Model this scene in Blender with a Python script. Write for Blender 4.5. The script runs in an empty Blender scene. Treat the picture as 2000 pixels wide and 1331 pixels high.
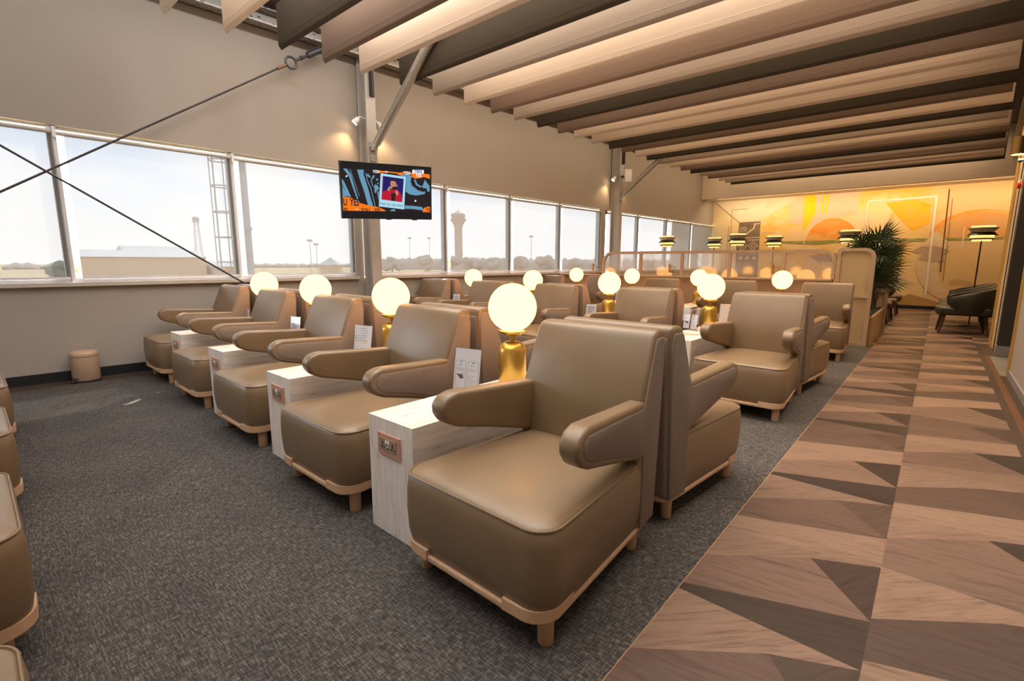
import bpy, bmesh, math, random
from math import sin, cos, pi, radians
from mathutils import Vector, Matrix
random.seed(7)
SC = bpy.context.scene
COL = SC.collection

# ------------------------------------------------------------------ scene settings
SC.view_settings.view_transform = 'Standard'
SC.view_settings.look = 'None'
SC.view_settings.gamma = 1.0
SC.view_settings.exposure = 1.0
SC.view_settings.use_curve_mapping = False
SC.cycles.use_denoising = True
SC.cycles.max_bounces = 8
SC.cycles.diffuse_bounces = 4
SC.cycles.glossy_bounces = 3
SC.cycles.transmission_bounces = 6
SC.cycles.transparent_max_bounces = 16
SC.cycles.sample_clamp_indirect = 6.0
SC.cycles.caustics_reflective = False
SC.cycles.caustics_refractive = False

# ------------------------------------------------------------------ frames of reference
# base frame: camera above the origin, +y along the wood aisle.  The window wall and the rows
# of seats are turned slightly against the aisle: (u along a row, v away from the camera).
AN = 0.0497
CA, SA = cos(AN), sin(AN)
def B(u, v, z=0.0):
    return Vector((CA * u + SA * v, -SA * u + CA * v, z))
ROT_ROOM = -AN            # z rotation that turns local x,y into u,v
ROT_SEAT = -AN + 0.035    # furniture sits almost square to the aisle

# ------------------------------------------------------------------ object helpers
def props(o, label=None, cat=None, group=None, kind=None):
    if label: o['label'] = label
    if cat: o['category'] = cat
    if group: o['group'] = group
    if kind: o['kind'] = kind
    return o

def empty(name, loc=(0, 0, 0), rot=0.0, label=None, cat=None, group=None):
    o = bpy.data.objects.new(name, None)
    o.empty_display_size = 0.1
    COL.objects.link(o)
    o.location = loc
    o.rotation_euler = (0, 0, rot)
    return props(o, label, cat, group)

def finish(name, bm, mats, parent=None, ang=40, loc=None, rot=None, recalc=True, smooth=True):
    if recalc:
        bmesh.ops.recalc_face_normals(bm, faces=bm.faces)
    lim = radians(ang)
    for e in bm.edges:
        if len(e.link_faces) == 2:
            e.smooth = e.calc_face_angle(0.0) < lim
        else:
            e.smooth = True
    for f in bm.faces:
        f.smooth = smooth
    me = bpy.data.meshes.new(name)
    bm.to_mesh(me)
    bm.free()
    if not isinstance(mats, (list, tuple)):
        mats = [mats]
    for m in mats:
        me.materials.append(m)
    o = bpy.data.objects.new(name, me)
    COL.objects.link(o)
    if parent: o.parent = parent
    if loc is not None: o.location = loc
    if rot is not None: o.rotation_euler = rot if isinstance(rot, (tuple, list)) else (0, 0, rot)
    return o

def struct(name, bm, mats, **k):
    o = finish(name, bm, mats, **k)
    o['kind'] = 'structure'
    return o

def copy_tree(o, parent=None):
    c = o.copy()
    COL.objects.link(c)
    if parent: c.parent = parent
    for ch in list(o.children):
        copy_tree(ch, c)
    return c

# ------------------------------------------------------------------ mesh helpers
def merge(bm, tmp, mat=0, M=None):
    if M is not None:
        bmesh.ops.transform(tmp, matrix=M, verts=tmp.verts)
    mp = {}
    for v in tmp.verts:
        mp[v] = bm.verts.new(v.co)
    for f in tmp.faces:
        try:
            nf = bm.faces.new([mp[v] for v in f.verts])
            nf.material_index = mat if mat is not None else f.material_index
        except ValueError:
            pass
    tmp.free()

def bev(bm, w, seg=3, ang=25):
    es = [e for e in bm.edges if len(e.link_faces) == 2 and e.calc_face_angle(0) > radians(ang)]
    if es and w > 0:
        bmesh.ops.bevel(bm, geom=es, offset=w, segments=seg, profile=0.5, affect='EDGES', clamp_overlap=True)

def box(bm, x0, x1, y0, y1, z0, z1, mat=0, w=0.0, seg=2, M=None):
    t = bmesh.new()
    v = [t.verts.new(p) for p in ((x0, y0, z0), (x1, y0, z0), (x1, y1, z0), (x0, y1, z0),
                                  (x0, y0, z1), (x1, y0, z1), (x1, y1, z1), (x0, y1, z1))]
    for q in ((0, 3, 2, 1), (4, 5, 6, 7), (0, 1, 5, 4), (1, 2, 6, 5), (2, 3, 7, 6), (3, 0, 4, 7)):
        t.faces.new([v[i] for i in q])
    if w: bev(t, w, seg)
    merge(bm, t, mat, M)

def prism(bm, pts, f0, f1, mat=0, w=0.0, seg=3, ang=25, M=None, post=None):
    """closed 2D outline swept between two placements f0, f1 (functions of the outline point)"""
    t = bmesh.new()
    a = [t.verts.new(f0(p)) for p in pts]
    b = [t.verts.new(f1(p)) for p in pts]
    n = len(pts)
    t.faces.new(a[::-1]); t.faces.new(b)
    for i in range(n):
        t.faces.new((a[i], a[(i + 1) % n], b[(i + 1) % n], b[i]))
    bmesh.ops.recalc_face_normals(t, faces=t.faces)
    if w: bev(t, w, seg, ang)
    if post:
        for v in t.verts: v.co = post(v.co)
    merge(bm, t, mat, M)

def lathe(bm, prof, n=24, mat=0, M=None, o=(0, 0, 0)):
    t = bmesh.new()
    rings = []
    for r, z in prof:
        if r < 1e-6:
            rings.append([t.verts.new((o[0], o[1], o[2] + z))])
        else:
            rings.append([t.verts.new((o[0] + r * cos(2 * pi * i / n), o[1] + r * sin(2 * pi * i / n), o[2] + z)) for i in range(n)])
    for a, b in zip(rings, rings[1:]):
        for i in range(n):
            j = (i + 1) % n
            if len(a) == 1 and len(b) == 1: continue
            if len(a) == 1: t.faces.new((a[0], b[j], b[i]))
            elif len(b) == 1: t.faces.new((a[i], a[j], b[0]))
            else: t.faces.new((a[i], a[j], b[j], b[i]))
    merge(bm, t, mat, M)

def tube(bm, pts, r, n=8, mat=0, closed=False, r1=None, cap=True):
    pts = [Vector(p) for p in pts]
    m = len(pts)
    t = bmesh.new()
    rings = []
    up = None
    for i, p in enumerate(pts):
        if closed:
            d = (pts[(i + 1) % m] - pts[i - 1])
        else:
            d = (pts[min(i + 1, m - 1)] - pts[max(i - 1, 0)])
        d.normalize()
        if up is None:
            up = Vector((0, 0, 1)) if abs(d.z) < 0.9 else Vector((1, 0, 0))
        x = d.cross(up)
        if x.length < 1e-5: x = d.cross(Vector((0.3, 1, 0.2)))
        x.normalize()
        up = x.cross(d).normalized()
        rr = r if r1 is None else r + (r1 - r) * i / max(1, m - 1)
        rings.append([t.verts.new(p + x * rr * cos(2 * pi * k / n) + up * rr * sin(2 * pi * k / n)) for k in range(n)])
    rng = range(m) if closed else range(m - 1)
    for i in rng:
        a, b = rings[i], rings[(i + 1) % m]
        for k in range(n):
            t.faces.new((a[k], a[(k + 1) % n], b[(k + 1) % n], b[k]))
    if cap and not closed:
        t.faces.new(rings[0][::-1]); t.faces.new(rings[-1])
    merge(bm, t, mat)

def poly(bm, pts, mat=0):
    try:
        f = bm.faces.new([bm.verts.new(p) for p in pts])
        f.material_index = mat
        return f
    except ValueError:
        return None

def rrect(x0, x1, y0, y1, r, n=6):
    """rounded rectangle outline, counter clockwise; r = radius or 4 radii (x0y0, x1y0, x1y1, x0y1)"""
    if not isinstance(r, (tuple, list)): r = (r,) * 4
    out = []
    for (cx, cy, a0, q) in ((x0 + r[0], y0 + r[0], pi, r[0]), (x1 - r[1], y0 + r[1], 1.5 * pi, r[1]),
                            (x1 - r[2], y1 - r[2], 0, r[2]), (x0 + r[3], y1 - r[3], 0.5 * pi, r[3])):
        for k in range(n + 1):
            a = a0 + 0.5 * pi * k / n
            out.append((cx + q * cos(a), cy + q * sin(a)))
    return out

def loft(bm, rings, mat=0, cap0=True, cap1=True):
    t = bmesh.new()
    vs = [[t.verts.new(p) for p in r] for r in rings]
    n = len(rings[0])
    for a, b in zip(vs, vs[1:]):
        for i in range(n):
            t.faces.new((a[i], a[(i + 1) % n], b[(i + 1) % n], b[i]))
    if cap0: t.faces.new(vs[0][::-1])
    if cap1: t.faces.new(vs[-1])
    merge(bm, t, mat)

def text_into(bm, body, M, size=1.0, mat=0, depth=0.0, align='CENTER', sx=1.0, bold=0.0):
    cu = bpy.data.curves.new('lettering', 'FONT')
    cu.body = body; cu.size = size; cu.align_x = align; cu.align_y = 'CENTER'
    cu.extrude = depth; cu.offset = bold; cu.resolution_u = 3; cu.fill_mode = 'FRONT' if depth == 0 else 'BOTH'
    ob = bpy.data.objects.new('lettering', cu)
    COL.objects.link(ob)
    dg = bpy.context.evaluated_depsgraph_get()
    me = bpy.data.meshes.new_from_object(ob.evaluated_get(dg))
    t = bmesh.new(); t.from_mesh(me)
    bpy.data.objects.remove(ob); bpy.data.curves.remove(cu); bpy.data.meshes.remove(me)
    bmesh.ops.transform(t, matrix=M @ Matrix.Diagonal((sx, 1, 1, 1)), verts=t.verts)
    merge(bm, t, mat)

# ------------------------------------------------------------------ materials
class NT:
    def __init__(self, name):
        self.m = bpy.data.materials.new(name); self.m.use_nodes = True
        self.t = self.m.node_tree; self.n = self.t.nodes
        self.p = self.n['Principled BSDF']; self.out = self.n['Material Output']
        self._c = None
    def node(self, typ, **k):
        nd = self.n.new(typ)
        for a, b in k.items(): setattr(nd, a, b)
        return nd
    def link(self, a, b): self.t.links.new(a, b)
    def coord(self, kind='Object', scale=(1, 1, 1), rot=(0, 0, 0)):
        tc = self.node('ShaderNodeTexCoord'); mp = self.node('ShaderNodeMapping')
        mp.inputs['Scale'].default_value = scale; mp.inputs['Rotation'].default_value = rot
        self.link(tc.outputs[kind], mp.inputs['Vector'])
        return mp.outputs['Vector']
    def noise(self, vec, scale, detail=3, rough=0.55, dist=0.0):
        nd = self.node('ShaderNodeTexNoise')
        nd.inputs['Scale'].default_value = scale; nd.inputs['Detail'].default_value = detail
        nd.inputs['Roughness'].default_value = rough; nd.inputs['Distortion'].default_value = dist
        self.link(vec, nd.inputs['Vector'])
        return nd.outputs['Fac']
    def ramp(self, fac, stops):
        r = self.node('ShaderNodeValToRGB'); e = r.color_ramp.elements
        while len(e) < len(stops): e.new(0.5)
        for q, (pos, c) in zip(e, stops):
            q.position = pos; q.color = (*c, 1) if len(c) == 3 else c
        self.link(fac, r.inputs['Fac'])
        return r.outputs['Color']
    def mix(self, a, b, fac=0.5, mode='MIX'):
        mx = self.node('ShaderNodeMix', data_type='RGBA', blend_type=mode)
        for s, v in ((mx.inputs[6], a), (mx.inputs[7], b)):
            if isinstance(v, (tuple, list)): s.default_value = (*v, 1) if len(v) == 3 else v
            else: self.link(v, s)
        if isinstance(fac, (int, float)): mx.inputs[0].default_value = fac
        else: self.link(fac, mx.inputs[0])
        return mx.outputs[2]
    def math(self, op, a, b=0.5):
        nd = self.node('ShaderNodeMath', operation=op)
        for s, v in ((nd.inputs[0], a), (nd.inputs[1], b)):
            if isinstance(v, (int, float)): s.default_value = v
            else: self.link(v, s)
        return nd.outputs[0]
    def bump(self, h, strength=0.2, dist=0.005):
        b = self.node('ShaderNodeBump'); b.inputs['Strength'].default_value = strength
        b.inputs['Distance'].default_value = dist
        self.link(h, b.inputs['Height']); self.link(b.outputs['Normal'], self.p.inputs['Normal'])
    def base(self, c, rough=0.5, metal=0.0, spec=0.5):
        if isinstance(c, (tuple, list)): self.p.inputs['Base Color'].default_value = (*c, 1)
        else: self.link(c, self.p.inputs['Base Color'])
        self.p.inputs['Roughness'].default_value = rough
        self.p.inputs['Metallic'].default_value = metal
        self.p.inputs['Specular IOR Level'].default_value = spec
        return self.m

def plain(name, c, rough=0.5, metal=0.0, spec=0.5, var=0.06, scale=6):
    t = NT(name)
    f = t.noise(t.coord(), scale, 3)
    a = tuple(max(0, x * (1 - var)) for x in c); b = tuple(min(1, x * (1 + var)) for x in c)
    return t.base(t.ramp(f, [(0.3, a), (0.7, b)]), rough, metal, spec)

def emit(name, c, s):
    t = NT(name)
    t.base((0, 0, 0), 0.6, 0, 0.1)
    t.p.inputs['Emission Color'].default_value = (*c, 1)
    t.p.inputs['Emission Strength'].default_value = s
    return t.m

def fabric(name, c, var=0.35, scale=420, rough=0.9):
    t = NT(name)
    v = t.coord()
    f1 = t.noise(t.coord(scale=(1, 1, 0.25)), scale, 2)
    f2 = t.noise(t.coord(scale=(0.25, 0.25, 1)), scale, 2)
    f = t.math('ADD', t.math('MULTIPLY', f1, 0.5), t.math('MULTIPLY', f2, 0.5))
    a = tuple(x * (1 - var) for x in c); b = tuple(min(1, x * (1 + var)) for x in c)
    m = t.base(t.ramp(f, [(0.35, a), (0.65, b)]), rough, 0, 0.2)
    t.bump(f, 0.25, 0.002)
    return m

def leather(name, c, rough=0.42):
    t = NT(name)
    v = t.coord()
    big = t.noise(v, 5, 2)
    a = tuple(x * 0.93 for x in c); b = tuple(x * 1.06 for x in c)
    t.base(t.ramp(big, [(0.3, a), (0.7, b)]), rough, 0, 0.6)
    vo = t.node('ShaderNodeTexVoronoi'); vo.inputs['Scale'].default_value = 380
    t.link(v, vo.inputs['Vector'])
    t.bump(vo.outputs['Distance'], 0.06, 0.002)
    return t.m

def wood(name, c1, c2, scale=14, stretch=(1, 1, 0.08), rough=0.5, kind='Object'):
    t = NT(name)
    v = t.coord(kind, stretch)
    f = t.noise(v, scale, 6, 0.6, 1.2)
    g = t.noise(v, scale * 5, 3, 0.6, 0.3)
    h = t.math('ADD', t.math('MULTIPLY', f, 0.7), t.math('MULTIPLY', g, 0.3))
    m = t.base(t.ramp(h, [(0.32, c1), (0.68, c2)]), rough, 0, 0.4)
    t.bump(h, 0.08, 0.003)
    return m

M = {}
M['leather'] = leather('taupe leather', (0.192, 0.124, 0.066), 0.38)
M['piping'] = leather('taupe piping', (0.19, 0.122, 0.064), 0.45)
M['chair_fabric'] = fabric('chair shell fabric', (0.215, 0.162, 0.125), 0.15, 420)
M['beech'] = wood('beech wood', (0.50, 0.30, 0.17), (0.62, 0.40, 0.245), 10, (1, 1, 0.12), 0.45)
M['beech_pale'] = wood('pale beech', (0.42, 0.30, 0.205), (0.52, 0.385, 0.275), 10, (1, 1, 0.12), 0.5)
M['brass'] = plain('satin brass', (0.72, 0.46, 0.10), 0.34, 0.85, 0.5, 0.03)
M['brass_dark'] = plain('aged brass', (0.42, 0.27, 0.10), 0.35, 0.9, 0.5, 0.05)
M['globe'] = emit('opal glass lit', (1.0, 0.44, 0.118), 3.3)
M['copper'] = plain('copper plate', (0.70, 0.38, 0.27), 0.36, 0.4, 0.5, 0.03)
M['socket_face'] = plain('socket bronze face', (0.40, 0.31, 0.20), 0.42, 0.4)
M['black'] = plain('black plastic', (0.012, 0.012, 0.013), 0.4)
M['white_plastic'] = plain('white plastic', (0.75, 0.74, 0.72), 0.4)
M['steel'] = plain('painted grey steel', (0.46, 0.43, 0.40), 0.45, 0.2, 0.5, 0.05)
M['galv'] = plain('galvanised steel', (0.46, 0.45, 0.44), 0.38, 0.75, 0.5, 0.22, 60)
M['dark_steel'] = plain('dark cable steel', (0.05, 0.045, 0.045), 0.45, 0.5)
M['ring_steel'] = plain('dark grey steel', (0.085, 0.085, 0.09), 0.45, 0.6)
M['ferrule'] = plain('dull copper', (0.22, 0.12, 0.08), 0.5, 0.5)
M['alu'] = plain('window aluminium', (0.66, 0.65, 0.66), 0.38, 0.15)
M['white_alu'] = plain('white window frame', (0.72, 0.71, 0.70), 0.4)
M['baseboard_black'] = plain('black baseboard', (0.006, 0.006, 0.009), 0.5)
M['bin'] = plain('beige enamel', (0.46, 0.31, 0.215), 0.42)
M['mirror'] = plain('chrome', (0.6, 0.6, 0.6), 0.15, 1.0)
M['paper'] = plain('white card', (0.80, 0.79, 0.80), 0.5)
M['paper_grey'] = plain('grey print', (0.42, 0.41, 0.45), 0.5, var=0.5, scale=70)
M['paper_ink'] = plain('ink print', (0.10, 0.08, 0.08), 0.5, var=0.5, scale=150)
M['ink_line'] = plain('pale ink', (0.36, 0.36, 0.44), 0.5)
M['ink_pale'] = plain('yellow ink', (0.75, 0.68, 0.40), 0.5)
M['red'] = plain('red alarm', (0.75, 0.03, 0.02), 0.35)
M['dark_wall'] = plain('dark charcoal cladding', (0.030, 0.022, 0.018), 0.6)
M['plinth'] = plain('grey plinth', (0.22, 0.20, 0.20), 0.5)
M['gold_trim'] = plain('gold trim', (0.62, 0.40, 0.11), 0.35, 0.6)
M['cream_wall'] = plain('cream paint', (0.66, 0.54, 0.40), 0.7, var=0.03)
M['green_leather'] = leather('dark green leather', (0.020, 0.020, 0.008), 0.42)
M['brown_leather'] = leather('dark brown leather', (0.060, 0.032, 0.014), 0.45)
M['walnut'] = wood('walnut', (0.05, 0.022, 0.010), (0.10, 0.05, 0.022), 12)
M['oak'] = wood('oak panel', (0.30, 0.17, 0.075), (0.44, 0.27, 0.13), 9, (1, 1, 0.1), 0.5)
M['shade_white'] = emit('lit cream shade', (1.0, 0.62, 0.20), 0.75)
M['shade_cream'] = plain('cream lamp rim', (0.75, 0.62, 0.45), 0.5)
M['shade_black'] = plain('black lamp rim', (0.012, 0.009, 0.008), 0.35)
def acrylic():
    t = NT('clear acrylic')
    tr = t.node('ShaderNodeBsdfTransparent'); gl = t.node('ShaderNodeBsdfGlossy')
    gl.inputs['Roughness'].default_value = 0.03
    tr.inputs['Color'].default_value = (0.93, 0.93, 0.94, 1)
    mx = t.node('ShaderNodeMixShader')
    mx.inputs[0].default_value = 0.06
    t.link(tr.outputs[0], mx.inputs[1]); t.link(gl.outputs[0], mx.inputs[2])
    t.link(mx.outputs[0], t.out.inputs['Surface'])
    return t.m
M['acrylic'] = acrylic()
def screen_glass():
    t = NT('lightly etched partition glass')
    tr = t.node('ShaderNodeBsdfTransparent'); tr.inputs['Color'].default_value = (0.86, 0.82, 0.78, 1)
    gl = t.node('ShaderNodeBsdfGlossy'); gl.inputs['Roughness'].default_value = 0.05
    df = t.node('ShaderNodeBsdfDiffuse'); df.inputs['Color'].default_value = (0.85, 0.76, 0.66, 1)
    a = t.node('ShaderNodeMixShader'); a.inputs[0].default_value = 0.26
    t.link(tr.outputs[0], a.inputs[1]); t.link(df.outputs[0], a.inputs[2])
    b = t.node('ShaderNodeMixShader'); b.inputs[0].default_value = 0.14
    t.link(a.outputs[0], b.inputs[1]); t.link(gl.outputs[0], b.inputs[2])
    t.link(b.outputs[0], t.out.inputs['Surface'])
    return t.m
M['screen_glass'] = screen_glass()
def pane_glass():
    t = NT('window glass')
    tr = t.node('ShaderNodeBsdfTransparent'); tr.inputs['Color'].default_value = (0.95, 0.97, 0.98, 1)
    gl = t.node('ShaderNodeBsdfGlossy'); gl.inputs['Roughness'].default_value = 0.02
    mx = t.node('ShaderNodeMixShader'); mx.inputs[0].default_value = 0.04
    t.link(tr.outputs[0], mx.inputs[1]); t.link(gl.outputs[0], mx.inputs[2])
    t.link(mx.outputs[0], t.out.inputs['Surface'])
    return t.m
M['glass'] = pane_glass()
def blind_mat():
    t = NT('roller blind mesh')
    tr = t.node('ShaderNodeBsdfTransparent')
    v = t.coord('Object', (1, 1, 1))
    w = t.noise(t.coord('Object', (40, 40, 1)), 60, 2)
    col = t.ramp(w, [(0.3, (0.074, 0.074, 0.074)), (0.7, (0.092, 0.092, 0.092))])
    t.link(col, tr.inputs['Color'])
    tl = t.node('ShaderNodeBsdfTranslucent'); tl.inputs['Color'].default_value = (0.020, 0.019, 0.018, 1)
    df = t.node('ShaderNodeBsdfDiffuse'); df.inputs['Color'].default_value = (0.10, 0.092, 0.085, 1)
    a1 = t.node('ShaderNodeAddShader'); a2 = t.node('ShaderNodeAddShader')
    t.link(tl.outputs[0], a1.inputs[0]); t.link(df.outputs[0], a1.inputs[1])
    t.link(a1.outputs[0], a2.inputs[0]); t.link(tr.outputs[0], a2.inputs[1])
    t.link(a2.outputs[0], t.out.inputs['Surface'])
    return t.m
M['blind'] = blind_mat()
def travertine():
    t = NT('pale travertine laminate')
    v = t.coord('Object', (1, 0.06, 1)) ; v2 = t.coord('Object', (1, 1, 0.07))
    geo = t.node('ShaderNodeNewGeometry'); sep = t.node('ShaderNodeSeparateXYZ'); t.link(geo.outputs['Normal'], sep.inputs[0])
    top = t.math('ABSOLUTE', sep.outputs[0], 0); 
    f1 = t.noise(v2, 60, 5, 0.65, 0.4); f2 = t.noise(v, 60, 5, 0.65, 0.4)
    isx = t.math('GREATER_THAN', top, 0.5); isz = t.math('GREATER_THAN', t.math('ABSOLUTE', sep.outputs[2], 0), 0.5)
    k = t.math('MAXIMUM', isx, isz)
    mx = t.node('ShaderNodeMix', data_type='FLOAT'); t.link(k, mx.inputs[0]); t.link(f1, mx.inputs[2]); t.link(f2, mx.inputs[3])
    f = mx.outputs[0]
    m = t.base(t.ramp(f, [(0.28, (0.34, 0.27, 0.215)), (0.38, (0.66, 0.58, 0.505)), (0.62, (0.80, 0.725, 0.645)), (0.8, (0.70, 0.62, 0.54))]), 0.42, 0, 0.4)
    return m
M['travertine'] = travertine()
def wallpaper(name, c):
    t = NT(name)
    f = t.math('ADD', t.math('MULTIPLY', t.noise(t.coord('Object', (1, 1, 18)), 45, 3), 0.5), t.math('MULTIPLY', t.noise(t.coord('Object', (18, 18, 1)), 45, 3), 0.5))
    a = tuple(x * 0.90 for x in c); b = tuple(x * 1.08 for x in c)
    t.base(t.ramp(f, [(0.3, a), (0.7, b)]), 0.8, 0, 0.3)
    t.bump(f, 0.12, 0.003)
    return t.m
M['wallpaper'] = wallpaper('taupe woven wallpaper', (0.345, 0.302, 0.262))
M['sill'] = plain('sill paint', (0.46, 0.40, 0.35), 0.6)
M['soffit'] = plain('soffit paint', (0.68, 0.57, 0.44), 0.75, var=0.03)
M['ceiling'] = plain('dark ceiling deck', (0.10, 0.08, 0.065), 0.8)
def carpet():
    t = NT('woven grey carpet')
    a = t.noise(t.coord('Object', (1.0, 0.16, 1)), 185, 3, 0.6)
    b = t.noise(t.coord('Object', (0.16, 1.0, 1)), 185, 3, 0.6)
    big = t.noise(t.coord(), 3.0, 4, 0.6)
    fine = t.noise(t.coord(), 500, 2, 0.7)
    f = t.math('ADD', t.math('MULTIPLY', a, 0.34), t.math('ADD', t.math('MULTIPLY', b, 0.42), t.math('MULTIPLY', fine, 0.24)))
    c = t.ramp(f, [(0.38, (0.023, 0.021, 0.020)), (0.50, (0.066, 0.059, 0.055)), (0.62, (0.19, 0.170, 0.150))])
    sm = t.noise(t.coord('Object', (1, 1, 1)), 1.1, 6, 0.75, 1.5)
    c = t.mix(c, t.ramp(big, [(0.3, (0.8, 0.8, 0.82)), (0.7, (1.12, 1.1, 1.06))]), 1.0, 'MULTIPLY')
    t.base(c, 0.95, 0, 0.1)
    t.bump(f, 0.6, 0.006)
    return t.m
M['carpet'] = carpet()
def floor_wood():
    t = NT('mixed oak vinyl planks')
    uv = t.node('ShaderNodeUVMap'); uv.uv_map = 'grain'
    mp = t.node('ShaderNodeMapping'); mp.inputs['Scale'].default_value = (2.4, 30, 1)
    t.link(uv.outputs['UV'], mp.inputs['Vector'])
    f = t.noise(mp.outputs[0], 1.6, 8, 0.62, 1.0)
    mp2 = t.node('ShaderNodeMapping'); mp2.inputs['Scale'].default_value = (6, 130, 1)
    t.link(uv.outputs['UV'], mp2.inputs['Vector'])
    g = t.noise(mp2.outputs[0], 2.0, 3, 0.6, 0.4)
    h = t.math('ADD', t.math('MULTIPLY', f, 0.65), t.math('MULTIPLY', g, 0.35))
    at = t.node('ShaderNodeVertexColor'); at.layer_name = 'tone'
    sh = t.ramp(h, [(0.34, (0.46, 0.44, 0.43)), (0.46, (0.90, 0.88, 0.87)), (0.56, (1.14, 1.13, 1.12)), (0.68, (0.80, 0.78, 0.77))])
    c = t.mix(at.outputs['Color'], sh, 1.0, 'MULTIPLY')
    t.base(c, 0.48, 0, 0.35)
    t.bump(h, 0.10, 0.002)
    return t.m
M['floor_wood'] = floor_wood()
def cane():
    t = NT('woven cane')
    v = t.coord('Object', (1, 1, 1))
    def wave(d):
        w = t.node('ShaderNodeTexWave', wave_type='BANDS', bands_direction=d); w.inputs['Scale'].default_value = 24
        t.link(v, w.inputs['Vector']); return w.outputs['Fac']
    a, b = wave('X'), wave('Z')
    hole = t.math('MULTIPLY', t.math('GREATER_THAN', a, 0.55), t.math('GREATER_THAN', b, 0.55))
    c = t.mix((0.62, 0.47, 0.28), (0.10, 0.07, 0.035), hole)
    t.base(c, 0.6, 0, 0.3)
    t.bump(t.math('ADD', a, b), 0.3, 0.004)
    return t.m
M['cane'] = cane()
# ================================================================== THE SETTING
UW = -6.18                      # window wall plane (u)
V0, V1 = -2.6, 15.72
ZC = 3.95
def headz(v): return 2.333 - 0.0075 * max(-1.0, min(v, 10.0))

# ---- floor: carpet field
CX = -0.575                      # carpet / wood joint in the base frame
def uvquad(pts): return [B(u, v) for u, v in pts]
bm = bmesh.new()
ycar = 8.06
lw = -5.92
def x_at_u(u, y): return (u + SA * y) / CA
poly(bm, [(x_at_u(lw, -2.6), -2.6, 0), (CX, -2.6, 0), (CX, ycar, 0), (x_at_u(lw, ycar), ycar, 0)])
struct('floor', bm, M['carpet'])
bm = bmesh.new()                 # thin metal trim between carpet and planks
box(bm, CX - 0.0015, CX + 0.0015, -2.6, ycar, -0.01, 0.001)
struct('trim_1', bm, M['oak'])

# ---- floor: plank pattern, mixed tones
bm = bmesh.new()
uvl = bm.loops.layers.uv.new('grain')
tone = bm.loops.layers.color.new('tone')
T_L, T_M, T_D, T_K = (0.455, 0.365, 0.305), (0.375, 0.295, 0.250), (0.215, 0.164, 0.137), (0.275, 0.212, 0.178)
T_N = (0.330, 0.257, 0.216)
rnd = random.Random(21)
def plank(pts, c, ang, x0, x1, y0, y1):
    # clip to the field
    def clip(P, f, g):
        out = []
        for i in range(len(P)):
            a, b = P[i], P[(i + 1) % len(P)]
            fa, fb = f(a), f(b)
            if fa >= 0: out.append(a)
            if (fa >= 0) != (fb >= 0):
                t = fa / (fa - fb)
                out.append((a[0] + t * (b[0] - a[0]), a[1] + t * (b[1] - a[1])))
        return out
    for f in (lambda p: p[0] - x0, lambda p: x1 - p[0], lambda p: p[1] - y0, lambda p: y1 - p[1]):
        pts = clip(pts, f, None)
        if len(pts) < 3: return
    f = bm.faces.new([bm.verts.new((x, y, 0)) for x, y in pts])
    k = rnd.uniform(0.88, 1.12)
    ox, oy = rnd.uniform(0, 50), rnd.uniform(0, 50)
    ca, sa = cos(ang), sin(ang)
    for l in f.loops:
        x, y = l.vert.co.x, l.vert.co.y
        l[uvl].uv = (ca * x + sa * y + ox, -sa * x + ca * y + oy)
        l[tone] = (c[0] * k, c[1] * k, c[2] * k, 1)
W, P = 0.528, 0.62
def plank_field(x0, x1, y0, y1):
    k0 = int(math.floor((x0 - CX) / W + 1e-6)); k1 = int(math.ceil((x1 - CX) / W - 1e-6))
    for k in range(k0, k1):
        a = CX + k * W
        off = 1.60 - P * 12
        n = 0
        y = off
        while y < y1 + 1:
            def q(lst): return [(a + s * W, y + t) for s, t in lst]
            odd = (int(round((y - off) / P)) + k + 1) % 2
            if y > y0 - 1.2:
                plank(q([(0, 0), (1, .20), (.6, .466), (0, .22)]), T_M if odd else T_N, 0.15, x0, x1, y0, y1)
                plank(q([(.6, .466), (1, .20), (1, .57)]), T_D if odd else T_K, 1.1, x0, x1, y0, y1)
                if odd:
                    plank(q([(0, .22), (.6, .466), (1, .57), (0, .47)]), T_L, 0.75, x0, x1, y0, y1)
                    plank(q([(0, .47), (1, .57), (1, .82), (0, .62)]), T_L, 0.22, x0, x1, y0, y1)
                else:
                    plank(q([(0, .22), (.6, .466), (1, .57), (0, .58)]), T_L if (k * 7 + n * 5) % 3 else T_M, 0.8, x0, x1, y0, y1)
                    plank(q([(0, .58), (1, .57), (1, .82), (0, .62)]), T_L if k % 2 else T_D, 0.3, x0, x1, y0, y1)
            n += 1
            y += P
plank_field(CX, 0.481, -2.6, ycar)
plank_field(-6.6, 0.481, ycar, 15.62)
plank_field(0.481, 3.2, 9.50, 15.62)
struct('floor_planks', bm, M['floor_wood'], smooth=False)
bm = bmesh.new()
uvl = bm.loops.layers.uv.new('grain'); tone = bm.loops.layers.color.new('tone')
plank([(0.481, -2.6), (0.53, -2.6), (0.53, 9.5), (0.481, 9.5)], T_K, 1.57, -9, 9, -9, 99)
plank([(0.53, -2.6), (0.575, -2.6), (0.575, 8.3), (0.53, 8.3)], (0.34, 0.22, 0.14), 1.57, -9, 9, -9, 99)
plank([(0.53, 8.3), (0.64, 8.3), (0.64, 9.5), (0.53, 9.5)], T_K, 1.57, -9, 9, -9, 99)
plank([(0.575, -2.6), (0.64, -2.6), (0.64, 6.9), (0.575, 6.9)], T_D, 1.57, -9, 9, -9, 99)
a0, a1 = x_at_u(lw, -2.6), x_at_u(lw, ycar)
plank([(x_at_u(UW - .1, -2.6), -2.6), (a0, -2.6), (a1, ycar), (x_at_u(UW - .1, ycar), ycar)], T_K, 1.5, -9, 9, -9, 99)
struct('floor_border', bm, M['floor_wood'], smooth=False)
bm = bmesh.new()
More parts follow.
